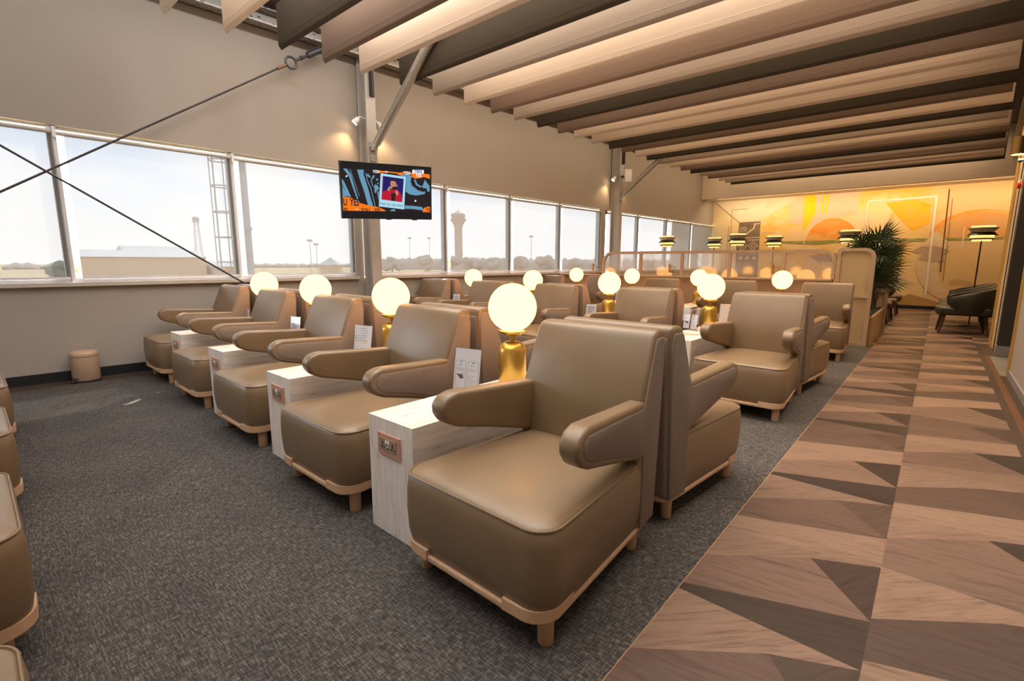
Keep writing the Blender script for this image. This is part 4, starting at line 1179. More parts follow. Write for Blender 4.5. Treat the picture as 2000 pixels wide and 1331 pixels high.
def tvp(pts, mat, lay): poly(bm, [(x, y, 0.0008 + 0.00022 * lay) for x, y in pts], mat)
for mat, lay, pts in TVPOLY: tvp(pts, mat, lay)
def tvt(s, x, y, size, mat, lay, rot=0.0, sx=0.8):
    text_into(bm, s, Matrix.Translation((x, y, 0.0008 + 0.00022 * lay)) @ Matrix.Rotation(rot, 4, 'Z'), size, mat, sx=sx, bold=0.03 * size if size > 0.04 else 0.0)
for a in TVTEXT: tvt(*a)
finish('screen_picture', bm, TVM, parent=tv, recalc=False, smooth=False)
bm = bmesh.new()
box(bm, -0.03, 0.03, -hh_ - 0.008, -hh_ + 0.001, -0.02, -0.004, w=0.002)
box(bm, 0.30, 0.36, -hh_ - 0.010, -hh_ + 0.001, -0.03, -0.008, w=0.002)
finish('lower_tab', bm, M['black'], parent=tv)
inv = MT.inverted()
pa, pb = inv @ B(-5.935, 3.57, 1.98), Vector((0, 0, -0.08))
mid = (pa + pb) / 2 + Vector((0.18, 0, 0.0))
bm = bmesh.new()
tube(bm, [pa, mid, pb], 0.022, 8)
finish('mount_arm', bm, M['dark_steel'], parent=tv)

# ================================================================== COLUMN FITTINGS
def spot(loc, aim, label):
    root = empty('wall_spotlight', loc, 0, label, 'spotlight', 'white spotlights on the columns')
    d = Vector(aim).normalized()
    q = d.to_track_quat('Z', 'Y').to_matrix().to_4x4()
    bm = bmesh.new()
    lathe(bm, [(0, -0.06), (0.024, -0.055), (0.036, -0.03), (0.045, 0.02), (0.045, 0.028), (0.040, 0.028), (0.038, 0.020), (0, 0.020)], 20, M=q)
    finish('head', bm, M['white_plastic'], parent=root)
    bm = bmesh.new()
    lathe(bm, [(0, 0.0215), (0.037, 0.0215), (0.034, 0.030), (0, 0.034)], 20, M=q)
    finish('bulb', bm, emit('spot bulb', (1.0, 0.70, 0.40), 12.0), parent=root)
    return root
for vc, lab, arm in ((3.57, 'small white spotlight glowing on the column above the television', True), (9.66, 'small white spotlight glowing on the far steel column', True)):
    loc = B(-6.04, vc - 0.17, 2.90)
    s = spot(loc, B(-0.35, -0.55, -0.75), lab)
    bm = bmesh.new()
    a = B(0.0, 0.165, 0.05)
    tube(bm, [Vector((0, 0, 0)), Vector((0, 0, 0.05)) + a * 0.3, a], 0.012, 8)
    finish('bracket_arm', bm, M['white_plastic'], parent=s)
    s2 = spot(B(-6.04, vc + 0.17, 2.90), B(-0.35, 0.55, -0.75), lab.replace('small white spotlight glowing on', 'second white spotlight on the hidden side of'))
    bm = bmesh.new()
    a = B(0.0, -0.165, 0.05)
    tube(bm, [Vector((0, 0, 0)), Vector((0, 0, 0.05)) + a * 0.3, a], 0.012, 8)
    finish('bracket_arm', bm, M['white_plastic'], parent=s2)
o = empty('wall_speaker', B(-5.80, 9.67, 2.96), ROT_ROOM + 0.7, 'white box speaker bracketed to the far steel column', 'speaker')
bm = bmesh.new(); box(bm, -0.075, 0.075, -0.07, 0.07, -0.13, 0.13, w=0.02, seg=3)
finish('cabinet', bm, M['white_plastic'], parent=o)
bm = bmesh.new(); box(bm, -0.065, 0.065, -0.074, -0.068, -0.115, 0.115, w=0.004)
finish('grille', bm, M['paper'], parent=o)
bm = bmesh.new(); tube(bm, [(-0.05, 0.04, 0.0), (-0.16, 0.10, 0.0)], 0.022, 8)
finish('bracket', bm, M['black'], parent=o)

# passage wall fittings
o = empty('wall_downlight', (0.555, 8.52, 2.50), 0, 'brass cylinder wall light high on the passage wall', 'wall light')
bm = bmesh.new(); lathe(bm, [(0.066, -0.10), (0.070, -0.10), (0.070, 0.10), (0, 0.10), (0, 0.095), (0.062, 0.095), (0.062, -0.10)], 28)
finish('cylinder', bm, M['brass_dark'], parent=o)
bm = bmesh.new(); lathe(bm, [(0, -0.085), (0.060, -0.085), (0.060, -0.080), (0, -0.080)], 24)
finish('lens', bm, emit('downlight lens', (1.0, 0.75, 0.42), 14.0), parent=o)
bm = bmesh.new(); box(bm, 0.02, 0.09, -0.045, 0.045, 0.09, 0.20, w=0.01)
finish('wall_box', bm, M['white_plastic'], parent=o)
o = empty('fire_alarm', (0.590, 8.54, 2.055), 0, 'red fire alarm sounder on the passage wall', 'alarm')
bm = bmesh.new(); lathe(bm, [(0, 0), (0.042, 0), (0.048, 0.012), (0.048, 0.05), (0, 0.05)], 20, M=Matrix.Rotation(pi / 2, 4, 'Y'))
finish('sounder', bm, M['red'], parent=o)
bm = bmesh.new(); box(bm, 0.012, 0.052, -0.04, 0.04, 0.03, 0.062, w=0.006)
finish('mount', bm, M['white_plastic'], parent=o)
o = empty('camera_dome', (0.585, 8.54, 2.33), 0, 'tiny black security camera on the passage wall under the brass light', 'camera')
bm = bmesh.new(); lathe(bm, [(0, -0.022), (0.012, -0.02), (0.022, -0.008), (0.024, 0.006), (0, 0.006)], 16)
finish('lens', bm, M['black'], parent=o)
bm = bmesh.new(); box(bm, -0.02, 0.056, -0.025, 0.025, 0.004, 0.02, w=0.004)
finish('mount', bm, M['white_plastic'], parent=o)

# ================================================================== PARTITION, CANE SCREENS, PLANTER
YP = 8.12
XL, XR = -4.765, -1.118
pt = empty('glass_partition', ((XL + XR) / 2, YP, 0), 0, 'long low partition with glass panes in a beech frame behind the far chairs', 'partition')
cx0 = (XL + XR) / 2
bm = bmesh.new()
box(bm, -6.02 - cx0, XR - cx0, -0.02, 0.10, 0.0, 0.875, w=0.003)
finish('lower_panel', bm, plain('partition laminate', (0.44, 0.31, 0.215), 0.5), parent=pt)
bm = bmesh.new()
box(bm, -6.02 - cx0, XR - cx0, -0.09, 0.11, 0.875, 0.897, w=0.004)
finish('ledge', bm, M['beech_pale'], parent=pt)
bm = bmesh.new()
path = [(XL, 0.897)]
for k in range(7):
    a = pi - k * pi / 12
    path.append((XL + 0.18 + 0.18 * cos(a), 1.11 + 0.18 * sin(a)))
for k in range(7):
    a = pi / 2 - k * pi / 12
    path.append((XR - 0.16 + 0.16 * cos(a), 1.13 + 0.16 * sin(a)))
path.append((XR, 0.897))
ring = []
for i, (x, z) in enumerate(path):
    q0, q1 = path[max(i - 1, 0)], path[min(i + 1, len(path) - 1)]
    t_ = Vector((q1[0] - q0[0], 0, q1[1] - q0[1])).normalized(); nn = Vector((-t_.z, 0, t_.x))
    c = Vector((x - cx0, 0, z))
    w2 = 0.022
    ring.append([c + nn * w2 + Vector((0, -0.025, 0)), c + nn * w2 + Vector((0, 0.025, 0)), c - nn * w2 + Vector((0, 0.025, 0)), c - nn * w2 + Vector((0, -0.025, 0))])
loft(bm, ring)
finish('top_rail', bm, M['beech_pale'], parent=pt, ang=35)
for x in (-4.02, -3.27, -2.51, -1.745):
    bm = bmesh.new(); box(bm, x - cx0 - 0.022, x - cx0 + 0.022, -0.022, 0.022, 0.897, 1.275, w=0.003)
    finish('post', bm, M['beech_pale'], parent=pt)
xs = [XL + 0.02, -4.042, -3.998, -3.292, -3.248, -2.532, -2.488, -1.767, -1.723, XR - 0.02]
for k in range(5):
    a, b = xs[2 * k] - cx0, xs[2 * k + 1] - cx0
    top = 1.272
    if k == 0: pts = [(a, 0.897), (b, 0.897), (b, top), (a + 0.18, top), (a + 0.05, top - 0.05), (a, top - 0.18)]
    elif k == 4: pts = [(a, 0.897), (b, 0.897), (b, top - 0.17), (b - 0.05, top - 0.05), (b - 0.17, top), (a, top)]
    else: pts = [(a, 0.897), (b, 0.897), (b, top), (a, top)]
    bm = bmesh.new()
    poly(bm, [(x, 0.0, z) for x, z in pts])
    finish('glass_pane', bm, M['screen_glass'], parent=pt)

def cane_screen(loc, label):
    root = empty('cane_screen', loc, 0, label, 'screen', 'rounded cane screens beside the planter')
    w = 0.215
    def outline(ins, r):
        pts = [(-w + ins, 0 + ins), (w - ins, 0 + ins)]
        for k in range(9):
            a = k * pi / 16
            pts.append((w - ins - r + r * cos(a), 1.322 - ins - r + r * sin(a)))
        for k in range(9):
            a = pi / 2 + k * pi / 16
            q = r * 0.35
            pts.append((-w + ins + q + q * cos(a), 1.322 - ins - q + q * sin(a)))
        return pts
    o_, i_ = outline(0.0, 0.13), outline(0.042, 0.09)
    bm = bmesh.new()
    ring = [[Vector((a[0], -0.028, a[1])), Vector((a[0], 0.028, a[1])), Vector((b[0], 0.028, b[1])), Vector((b[0], -0.028, b[1]))] for a, b in zip(o_, i_)]
    ring.append(ring[0])
    loft(bm, ring, 0, False, False)
    bmesh.ops.remove_doubles(bm, verts=bm.verts, dist=1e-5)
    finish('frame', bm, M['beech_pale'], parent=root, ang=35)
    bm = bmesh.new(); box(bm, -w + 0.04, w - 0.04, -0.026, 0.026, 0.652, 0.690, w=0.003)
    finish('cross_rail', bm, M['beech_pale'], parent=root)
    for z0, z1 in ((0.04, 0.652), (0.690, None)):
        bm = bmesh.new()
        if z1: pts = [(-w + 0.04, z0), (w - 0.04, z0), (w - 0.04, z1), (-w + 0.04, z1)]
        else: pts = [(-w + 0.04, z0), (w - 0.04, z0)] + [p for p in outline(0.04, 0.09)[2:]]
        prism(bm, pts, lambda p: Vector((p[0], -0.008, p[1])), lambda p: Vector((p[0], 0.008, p[1])))
        finish('cane_panel', bm, M['cane'], parent=root)
cane_screen((-0.868, 8.12, 0), 'tall rounded cane screen in a beech frame at the partition end')
cane_screen((-0.80, 9.97, 0), 'second cane screen, mostly hidden behind the palm leaves')
o = empty('planter_box', (-0.80, 9.05, 0), 0, 'low oak planter box between the two cane screens', 'planter')
bm = bmesh.new()
y0, y1, x0, x1 = -0.88, 0.88, -0.20, 0.185
box(bm, x0, x1, y0, y1, 0.0, 0.40)
finish('trough', bm, M['oak'], parent=o)
bm = bmesh.new()
box(bm, x0 - 0.003, x1 + 0.006, y0 - 0.003, y1 + 0.003, 0.385, 0.41, w=0.003)
finish('rim', bm, M['beech'], parent=o)
bm = bmesh.new(); box(bm, x0 + 0.02, x1 - 0.02, y0 + 0.02, y1 - 0.02, 0.405, 0.413)
finish('soil', bm, plain('potting soil', (0.012, 0.009, 0.007), 0.9), parent=o)
# palms in the planter
t = NT('palm leaf'); f = t.noise(t.coord(), 30, 2)
t.base(t.ramp(f, [(0.3, (0.012, 0.030, 0.008)), (0.7, (0.030, 0.068, 0.016))]), 0.42)
M['palm'] = t.m
M['stem'] = plain('palm stem', (0.07, 0.06, 0.02), 0.6)
def palm(loc, seed, label, hmax, nf=15):
    rg = random.Random(seed)
    root = empty('fan_palm', loc, 0, label, 'plant', 'palms in the planter')
    stems = bmesh.new(); fol = bmesh.new()
    for k in range(nf):
        a = 2 * pi * k / nf + rg.uniform(-0.3, 0.3)
        hgt = hmax * rg.uniform(0.35, 1.0)
        out = rg.uniform(0.10, 0.34) * (1.15 - 0.3 * hgt / hmax)
        base = Vector((rg.uniform(-0.04, 0.04), rg.uniform(-0.04, 0.04), 0))
        tip = base + Vector((cos(a) * out, sin(a) * out * 1.3, hgt * 0.80))
        midp = base + Vector((cos(a) * out * 0.35, sin(a) * out * 0.4, hgt * 0.5))
        tube(stems, [base, midp, tip], 0.007, 5, r1=0.004)
        d = (tip - midp).normalized()
        side = d.cross(Vector((0, 0, 1)))
        if side.length < 0.1: side = Vector((1, 0, 0))
        side.normalize(); nor = side.cross(d)
        # a fan of narrow leaflets
        nl = 17
        for i in range(nl):
            ph = radians(-105 + 210 * i / (nl - 1))
            L = (0.26 + 0.08 * cos(ph)) * rg.uniform(0.85, 1.1)
            dr = d * cos(ph) + side * sin(ph)
            droop = Vector((0, 0, -0.10 * L * 4 * (0.4 + 0.6 * abs(sin(ph)))))
            s2 = dr.cross(nor).normalized() * 0.011
            p0 = tip
            p1 = tip + dr * L * 0.5 + nor * 0.02
            p2 = tip + dr * L + droop * 0.5
            va = [fol.verts.new(Vector((p.x, max(8.165 - loc[1], min(9.925 - loc[1], p.y)), max(0.01, p.z)))) for p in (p0, p1 - s2, p2, p1 + s2)]
            fol.faces.new(va)
    finish('stems', stems, M['stem'], parent=root)
    finish('foliage', fol, M['palm'], parent=root, recalc=False)
palm((-0.74, 8.70, 0.4135), 3, 'green fan palm right behind the near cane screen', 1.25, 20)
palm((-0.76, 9.08, 0.4135), 8, 'green fan palm in the middle of the planter, tallest one', 1.42, 18)
palm((-0.74, 9.48, 0.4135), 15, 'green fan palm at the far end of the planter reaching over the aisle', 1.1, 18)
# reading lamps on the ledge
def reading_lamp():
    root = empty('reading_lamp')
    bm = bmesh.new(); lathe(bm, [(0, 0), (0.022, 0), (0.022, 0.008), (0, 0.010)], 20); finish('foot', bm, M['brass_dark'], parent=root)
    bm = bmesh.new()
    pts = [(0, 0, 0.005), (0, 0, 0.12)] + [(-0.03 + 0.03 * cos(a), 0, 0.135 + 0.03 * sin(a)) for a in (0, 0.4, 0.8, 1.2, pi / 2)] + [(-0.075, 0, 0.165)]
    tube(bm, pts, 0.005, 8); finish('stem', bm, M['brass_dark'], parent=root)
    bm = bmesh.new(); lathe(bm, [(0, 0.058), (0.017, 0.058), (0.017, 0.196), (0, 0.198)], 20, o=(-0.085, 0, 0)); finish('lamp_head', bm, M['brass_dark'], parent=root)
    bm = bmesh.new(); lathe(bm, [(0, 0.054), (0.021, 0.054), (0.021, 0.061), (0, 0.061)], 20, o=(-0.085, 0, 0)); finish('diffuser', bm, M['shade_cream'], parent=root)
    return root
rl = reading_lamp()
for i, (x, lab) in enumerate(((-1.795, 'brass reading lamp on the partition ledge nearest the cane screen'), (-3.383, 'brass reading lamp on the middle of the partition ledge'), (-4.885, 'brass reading lamp at the window end of the partition ledge'))):
    c = rl if i == 0 else copy_tree(rl)
    c.location = (x, 8.075, 0.897)
    props(c, lab, 'reading lamp', 'reading lamps on the partition ledge')

# ================================================================== FLOOR LAMPS
def floor_lamp():
    root = empty('floor_lamp')
    bm = bmesh.new(); lathe(bm, [(0, 0), (0.14, 0), (0.14, 0.012), (0.02, 0.022), (0, 0.022)], 28); finish('foot', bm, M['shade_black'], parent=root)
    bm = bmesh.new(); lathe(bm, [(0, 0.015), (0.011, 0.015), (0.011, 1.74), (0, 1.74)], 12); finish('pole', bm, M['shade_black'], parent=root)
    def part(nm, prof, m):
        bm = bmesh.new(); lathe(bm, prof, 36); finish(nm, bm, m, parent=root, ang=30)
    part('top_diffuser', [(0.16, 1.735), (0.16, 1.772), (0.155, 1.772), (0.155, 1.735)], M['shade_white'])
    part('upper_rim', [(0.150, 1.672), (0.210, 1.735), (0.206, 1.737), (0.146, 1.674)], M['shade_cream'])
    part('black_rim', [(0.150, 1.668), (0.212, 1.606), (0.208, 1.604), (0.146, 1.666)], M['shade_black'])
    part('middle_diffuser', [(0.158, 1.560), (0.158, 1.616), (0.153, 1.616), (0.153, 1.560)], M['shade_white'])
    part('lower_rim', [(0.150, 1.562), (0.176, 1.535), (0.172, 1.533), (0.146, 1.560)], M['shade_black'])
    part('bottom_diffuser', [(0.130, 1.505), (0.130, 1.540), (0.125, 1.540), (0.125, 1.505)], M['shade_white'])
    part('spreader', [(0, 1.660), (0.155, 1.664), (0.155, 1.670), (0, 1.672)], M['shade_black'])
    return root
fl = floor_lamp()
FL = [(0.50, 12.05, 0.0, 'black and cream tiered floor lamp behind the dark green armchairs'),
      (-1.44, 12.0, 0.02, 'tiered floor lamp shining just left of the palm leaves'),
      (-3.57, 12.0, 0.0, 'tiered floor lamp in front of the dark patterned mural panel'),
      (-5.25, 12.0, 0.01, 'tiered floor lamp against the windows, left of the mural'),
      (-4.60, 13.5, -0.01, 'small looking tiered floor lamp at the corner of window and mural'),
      (-3.16, 13.5, -0.01, 'tiered floor lamp before the yellow mural part, right of the patterned panel'),
      (-1.16, 13.4, 0.0, 'tiered floor lamp half hidden behind the palm leaves')]
for i, (x, y, dz, lab) in enumerate(FL):
    c = fl if i == 0 else copy_tree(fl)
    c.location = (x, y, 0)
    props(c, lab, 'floor lamp', 'tiered floor lamps in the far lounge')

# ================================================================== FAR LOUNGE ARMCHAIRS
def tub_chair(name, lm):
    root = empty(name)
    bm = bmesh.new()
    out = rrect(-0.32, 0.32, -0.36, 0.30, (0.12, 0.12, 0.05, 0.05), 6)
    prism(bm, out, lambda p: Vector((p[0], p[1], 0.30)), lambda p: Vector((p[0], p[1], 0.43)), 0, 0.035, 4, 40)
    finish('seat', bm, lm, parent=root, ang=60)
    bm = bmesh.new()
    rings = []
    N = 24
    for k in range(N + 1):
        a = radians(-38 + 256 * k / N)
        f = abs(k - N / 2) / (N / 2)
        top = 0.76 - 0.17 * f ** 1.5
        bot = 0.27 + 0.08 * f
        ro, ri = 0.375, 0.315
        def P_(r, z): return Vector((r * 0.98 * cos(a), r * sin(a) * 0.95 + 0.02, z))
        lean = 1.0 + 0.10
        rings.append([P_(ri, bot), P_(ro - 0.02, bot), P_(ro + 0.02, (bot + top) / 2), P_(ro + 0.035, top - 0.03), P_(ro + 0.015, top), P_(ri + 0.015, top), P_(ri, top - 0.03), P_(ri - 0.01, (bot + top) / 2)])
    loft(bm, rings)
    finish('shell_back', bm, lm, parent=root, ang=50)
    for x, y in ((-0.25, -0.27), (0.25, -0.27), (-0.22, 0.25), (0.22, 0.25)):
        bm = bmesh.new()
        tube(bm, [(x * 1.12, y * 1.12, 0.0), (x * 0.95, y * 0.95, 0.31)], 0.016, 10, r1=0.026)
        finish('leg', bm, M['walnut'], parent=root)
    return root
gc = tub_chair('tub_armchair', M['green_leather'])
for i, (x, y, lab) in enumerate(((0.375, 10.76, 'dark green tub armchair at the end of the aisle, nearest one'), (0.40, 11.72, 'dark green tub armchair directly behind the nearest green one'), (0.42, 12.75, 'dark green tub armchair deepest along the lounge right side'))):
    c = gc if i == 0 else copy_tree(gc)
    c.location = (x, y, 0); c.rotation_euler = (0, 0, -pi / 2 + 0.05)
    props(c, lab, 'armchair', 'dark green armchairs')
bc = tub_chair('tub_armchair', M['brown_leather'])
for i, (x, y, lab) in enumerate(((-0.95, 11.15, 'dark brown tub armchair just past the planter end'), (-0.93, 12.10, 'dark brown tub armchair, second past the planter'), (-0.92, 13.6, 'dark brown tub armchair close to the mural, third past the planter'))):
    c = bc if i == 0 else copy_tree(bc)
    c.location = (x, y, 0); c.rotation_euler = (0, 0, pi / 2)
    props(c, lab, 'armchair', 'dark brown armchairs')
# ================================================================== OUTSIDE THE WINDOWS
GZ_ = -4.6
bm = bmesh.new()
poly(bm, [(-7.5, -400, GZ_), (-7.5, 900, GZ_), (-900, 900, GZ_), (-900, -400, GZ_)])
t = NT('dry airfield grass')
f = t.noise(t.coord(), 0.02, 6, 0.65)
t.base(t.ramp(f, [(0.35, (0.54, 0.38, 0.18)), (0.5, (0.62, 0.43, 0.20)), (0.65, (0.54, 0.42, 0.24))]), 0.9)
struct('ground', bm, t.m)
XM = {'roof': plain('hangar roof', (0.66, 0.63, 0.60), 0.5), 'hang': plain('hangar wall', (0.66, 0.46, 0.28), 0.8), 'tower': plain('tower concrete', (0.54, 0.43, 0.37), 0.8),  # far objects: distance haze is put into their lightened colours
      'mast': plain('mast red', (0.60, 0.10, 0.05), 0.6), 'mastw': plain('mast white', (0.45, 0.43, 0.42), 0.6), 'ladder': plain('ladder grey', (0.16, 0.20, 0.27), 0.5),
      'leaf': plain('tree crown', (0.46, 0.36, 0.28), 0.9, var=0.3, scale=2), 'leafd': plain('dark tree crown', (0.13, 0.15, 0.10), 0.9, var=0.3, scale=2),  # first crown tone lightened for haze, the dark one is not
      'trunk': plain('bark', (0.10, 0.07, 0.05), 0.9), 'pole': plain('pole grey', (0.55, 0.52, 0.50), 0.6)}
def hangar(x, y0, y1, dep, eave, peak, label):
    c = empty('hangar', (x, (y0 + y1) / 2, GZ_), 0, label, 'building')
    L = (y1 - y0) / 2
    bm = bmesh.new(); box(bm, -dep / 2, dep / 2, -L, L, 0, eave - GZ_); finish('wall', bm, XM['hang'], parent=c)
    bm = bmesh.new()
    prism(bm, [(-dep / 2 - 0.6, eave - GZ_), (0, peak - GZ_), (dep / 2 + 0.6, eave - GZ_)], lambda p: Vector((p[0], -L - 0.5, p[1])), lambda p: Vector((p[0], L + 0.5, p[1])))
    finish('roof', bm, XM['roof'], parent=c, ang=20)
    bm = bmesh.new(); box(bm, dep / 2, dep / 2 + 0.15, -L * 0.5, L * 0.5, 0, (eave - GZ_) * 0.75); finish('door', bm, XM['hang'], parent=c)
hangar(-150, 19.5, 44, 18, 1.9, 3.6, 'long low hangar with pale roof seen through the second window')
hangar(-172, 33, 47, 16, 2.4, 5.2, 'taller pale roofed hangar behind the long low one')
hangar(-146, 45, 53, 14, -0.4, 1.2, 'small shed with pale roof right of the hangars')
bm = bmesh.new()
c = empty('pavilion', (-175, 96.7, GZ_), 0, 'low hut with pyramid roof beyond the third window', 'building')
lathe(bm, [(0, 7.1), (5.2, 4.2), (0, 4.2)], 4); finish('roof', bm, XM['pole'], parent=c, ang=20)
bm = bmesh.new(); box(bm, -3, 3, -3, 3, 0, 4.2); finish('wall', bm, XM['hang'], parent=c)
# control tower
c = empty('control_tower', (-234.3, 218, GZ_), 0, 'airport control tower seen through the window right of the television', 'building')
bm = bmesh.new()
lathe(bm, [(0, 0), (2.55, 0), (2.45, 26.5), (3.0, 28.6), (4.6, 31.3), (0, 31.3)], 16); finish('shaft', bm, XM['tower'], parent=c, ang=30)
bm = bmesh.new(); lathe(bm, [(0, 31.3), (5.1, 31.3), (5.1, 32.2), (4.3, 32.2), (0, 32.2)], 16); finish('gallery', bm, XM['tower'], parent=c, ang=30)
bm = bmesh.new(); lathe(bm, [(0, 32.2), (4.0, 32.2), (4.5, 34.8), (0, 34.8)], 16); finish('cab', bm, XM['tower'], parent=c, ang=30)
bm = bmesh.new(); lathe(bm, [(4.6, 34.8), (4.6, 35.1), (1.6, 36.6), (0.3, 37.0), (0.12, 38.6), (0, 38.6)], 16); finish('roof', bm, XM['tower'], parent=c, ang=30)
# lattice tower
c = empty('lattice_tower', (-210.5, 63.6, GZ_), 0, 'slim steel lattice tower beyond the hangars', 'tower')
bm = bmesh.new()
H = 19.8
def lw_(z): return 1.35 - 0.75 * z / H
for sx, sy in ((-1, -1), (1, -1), (1, 1), (-1, 1)):
    tube(bm, [(sx * lw_(0), sy * lw_(0), 0), (sx * lw_(H), sy * lw_(H), H)], 0.07, 5)
finish('legs', bm, XM['pole'], parent=c)
bm = bmesh.new()
for k in range(9):
    z0, z1 = k * H / 9, (k + 1) * H / 9
    a, b = lw_(z0), lw_(z1)
    for q in range(4):
        R_ = Matrix.Rotation(q * pi / 2, 4, 'Z')
        tube(bm, [R_ @ Vector((a, -a, z0)), R_ @ Vector((b, b, z1))], 0.035, 4); tube(bm, [R_ @ Vector((a, a, z0)), R_ @ Vector((b, -b, z1))], 0.035, 4)
finish('bracing', bm, XM['pole'], parent=c)
bm = bmesh.new(); lathe(bm, [(0, H), (1.1, H), (1.2, H + 1.6), (0.6, H + 2.0), (0, H + 2.0)], 8); finish('top_cab', bm, XM['pole'], parent=c)
# red and white mast with caged ladder
mx, my = -20.45, 7.85
c = empty('ladder_mast', (mx, my, GZ_), 0, 'red and white mast with caged ladder close outside the second window', 'mast')
bm = bmesh.new()
for z0, z1, m in ((0, 5.15, 0), (5.15, 9.55, 1), (9.55, 12.5, 0)):
    lathe(bm, [(0, z0), (0.20, z0), (0.18, z1), (0, z1)], 14, m)
lathe(bm, [(0, 6.9), (0.24, 6.9), (0.24, 7.0), (0, 7.0)], 14, 1)
finish('pole', bm, [XM['mast'], XM['mastw']], parent=c)
d_ = Vector((0.15, -0.99, 0)).normalized(); s_ = Vector((-d_.y, d_.x, 0))
bm = bmesh.new()
for sg in (-0.19, 0.19):
    q = d_ * 0.36 + s_ * sg
    tube(bm, [q, q + Vector((0, 0, 12.3))], 0.025, 5)
for k in range(40): tube(bm, [d_ * 0.36 - s_ * 0.19 + Vector((0, 0, 0.2 + 0.3 * k)), d_ * 0.36 + s_ * 0.19 + Vector((0, 0, 0.2 + 0.3 * k))], 0.014, 4)
finish('ladder', bm, XM['ladder'], parent=c)
bm = bmesh.new()
for k in range(9):
    z = 4.75 + 0.92 * k
    tube(bm, [d_ * (0.36 + 0.38 + 0.38 * cos(a)) + s_ * 0.36 * sin(a) + Vector((0, 0, z)) for a in [pi + 2 * pi * i / 20 for i in range(20)]], 0.024, 5, closed=True)
for a in (-1.25, -0.4, 0.4, 1.25):
    q = d_ * (0.74 + 0.38 * cos(a)) + s_ * 0.36 * sin(a)
    tube(bm, [q + Vector((0, 0, 4.6)), q + Vector((0, 0, 12.3))], 0.02, 4)
finish('safety_cage', bm, XM['mastw'], parent=c)
bm = bmesh.new(); box(bm, -0.5, 0.5, -0.5, 0.5, 0, 0.3); finish('footing', bm, XM['tower'], parent=c)
# floodlight poles
POL = [(-159.6, 83.3, 6.7, 'thin floodlight pole beyond the third window'), (-160.4, 81.6, 7.9, 'taller thin floodlight pole beyond the third window'),
       (-198.5, 152, 12.4, 'pale floodlight pole left of the control tower'), (-192.6, 159.4, 12.5, 'floodlight pole nearest the control tower on its left'),
       (-125.1, 156, 11.1, 'double headed floodlight pole right of the control tower')]
for x, y, z, lab in POL:
    c = empty('floodlight_pole', (x, y, GZ_), 0, lab, 'pole', 'floodlight poles on the airfield')
    bm = bmesh.new(); tube(bm, [(0, 0, 0), (0, 0, z - GZ_)], 0.16, 6, r1=0.09); finish('pole', bm, XM['pole'], parent=c)
    bm = bmesh.new(); box(bm, -0.4, 0.4, -0.75, 0.75, z - GZ_ - 0.4, z - GZ_ + 0.3); finish('floodlights', bm, XM['pole'], parent=c)
def tree(x, y, w, top, label, mat='leaf', seed=1):
    rg = random.Random(seed)
    c = empty('tree', (x, y, GZ_), 0, label, 'tree', 'trees on the airfield edge')
    h = top - GZ_
    bm = bmesh.new(); tube(bm, [(0, 0, 0), (0, 0, h * 0.6)], 0.35, 6, r1=0.2); finish('trunk', bm, XM['trunk'], parent=c)
    bm = bmesh.new()
    for k in range(13):
        t_ = bmesh.new()
        bmesh.ops.create_icosphere(t_, subdivisions=2, radius=1.0)
        a = rg.uniform(0, 2 * pi); q = rg.uniform(0, 0.36) * w
        r = rg.uniform(0.14, 0.24) * w
        cz = h * rg.uniform(0.38, 0.80) - (q / w) * h * 0.35
        for v in t_.verts:
            v.co *= rg.uniform(0.85, 1.15)
            v.co = Vector((v.co.x * r + q * cos(a), v.co.y * r + q * sin(a), max(0.3, min(h, v.co.z * r * 0.8 + cz))))
        merge(bm, t_)
    finish('crown', bm, XM[mat], parent=c)
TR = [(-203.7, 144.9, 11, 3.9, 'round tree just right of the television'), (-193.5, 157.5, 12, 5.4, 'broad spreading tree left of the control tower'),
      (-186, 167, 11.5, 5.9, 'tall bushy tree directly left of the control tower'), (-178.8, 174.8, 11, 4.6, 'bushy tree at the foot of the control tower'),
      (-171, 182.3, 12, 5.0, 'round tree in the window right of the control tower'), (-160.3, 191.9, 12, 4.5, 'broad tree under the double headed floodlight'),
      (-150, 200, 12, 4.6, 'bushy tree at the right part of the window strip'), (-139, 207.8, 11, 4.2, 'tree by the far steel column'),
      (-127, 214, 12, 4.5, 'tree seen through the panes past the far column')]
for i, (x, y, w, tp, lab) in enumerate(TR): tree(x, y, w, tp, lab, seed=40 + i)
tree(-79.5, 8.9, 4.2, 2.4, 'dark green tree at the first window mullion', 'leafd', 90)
bm = bmesh.new()
rg = random.Random(5)
for k in range(70):
    t_ = bmesh.new(); bmesh.ops.create_icosphere(t_, subdivisions=1, radius=1.0)
    y = -60 + k * 8 + rg.uniform(-3, 3); r = rg.uniform(5, 8)
    for v in t_.verts: v.co = Vector((v.co.x * 6 - 430, v.co.y * r + y, max(0, v.co.z * rg.uniform(3.4, 4.6)) + GZ_))
    merge(bm, t_)
for k in range(46):
    t_ = bmesh.new(); bmesh.ops.create_icosphere(t_, subdivisions=2, radius=1.0)
    f = k / 45.0; r = rg.uniform(5, 8)
    for v in t_.verts: v.co = Vector((v.co.x * r * rg.uniform(0.9, 1.1) - 300 + 165 * f, v.co.y * r * rg.uniform(0.9, 1.1) + 195 + 130 * f, max(0, v.co.z * rg.uniform(7.2, 8.6)) + GZ_))
    merge(bm, t_)
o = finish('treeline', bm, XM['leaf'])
props(o, 'low treeline along the horizon, coloured pale for haze', 'trees', kind='stuff')

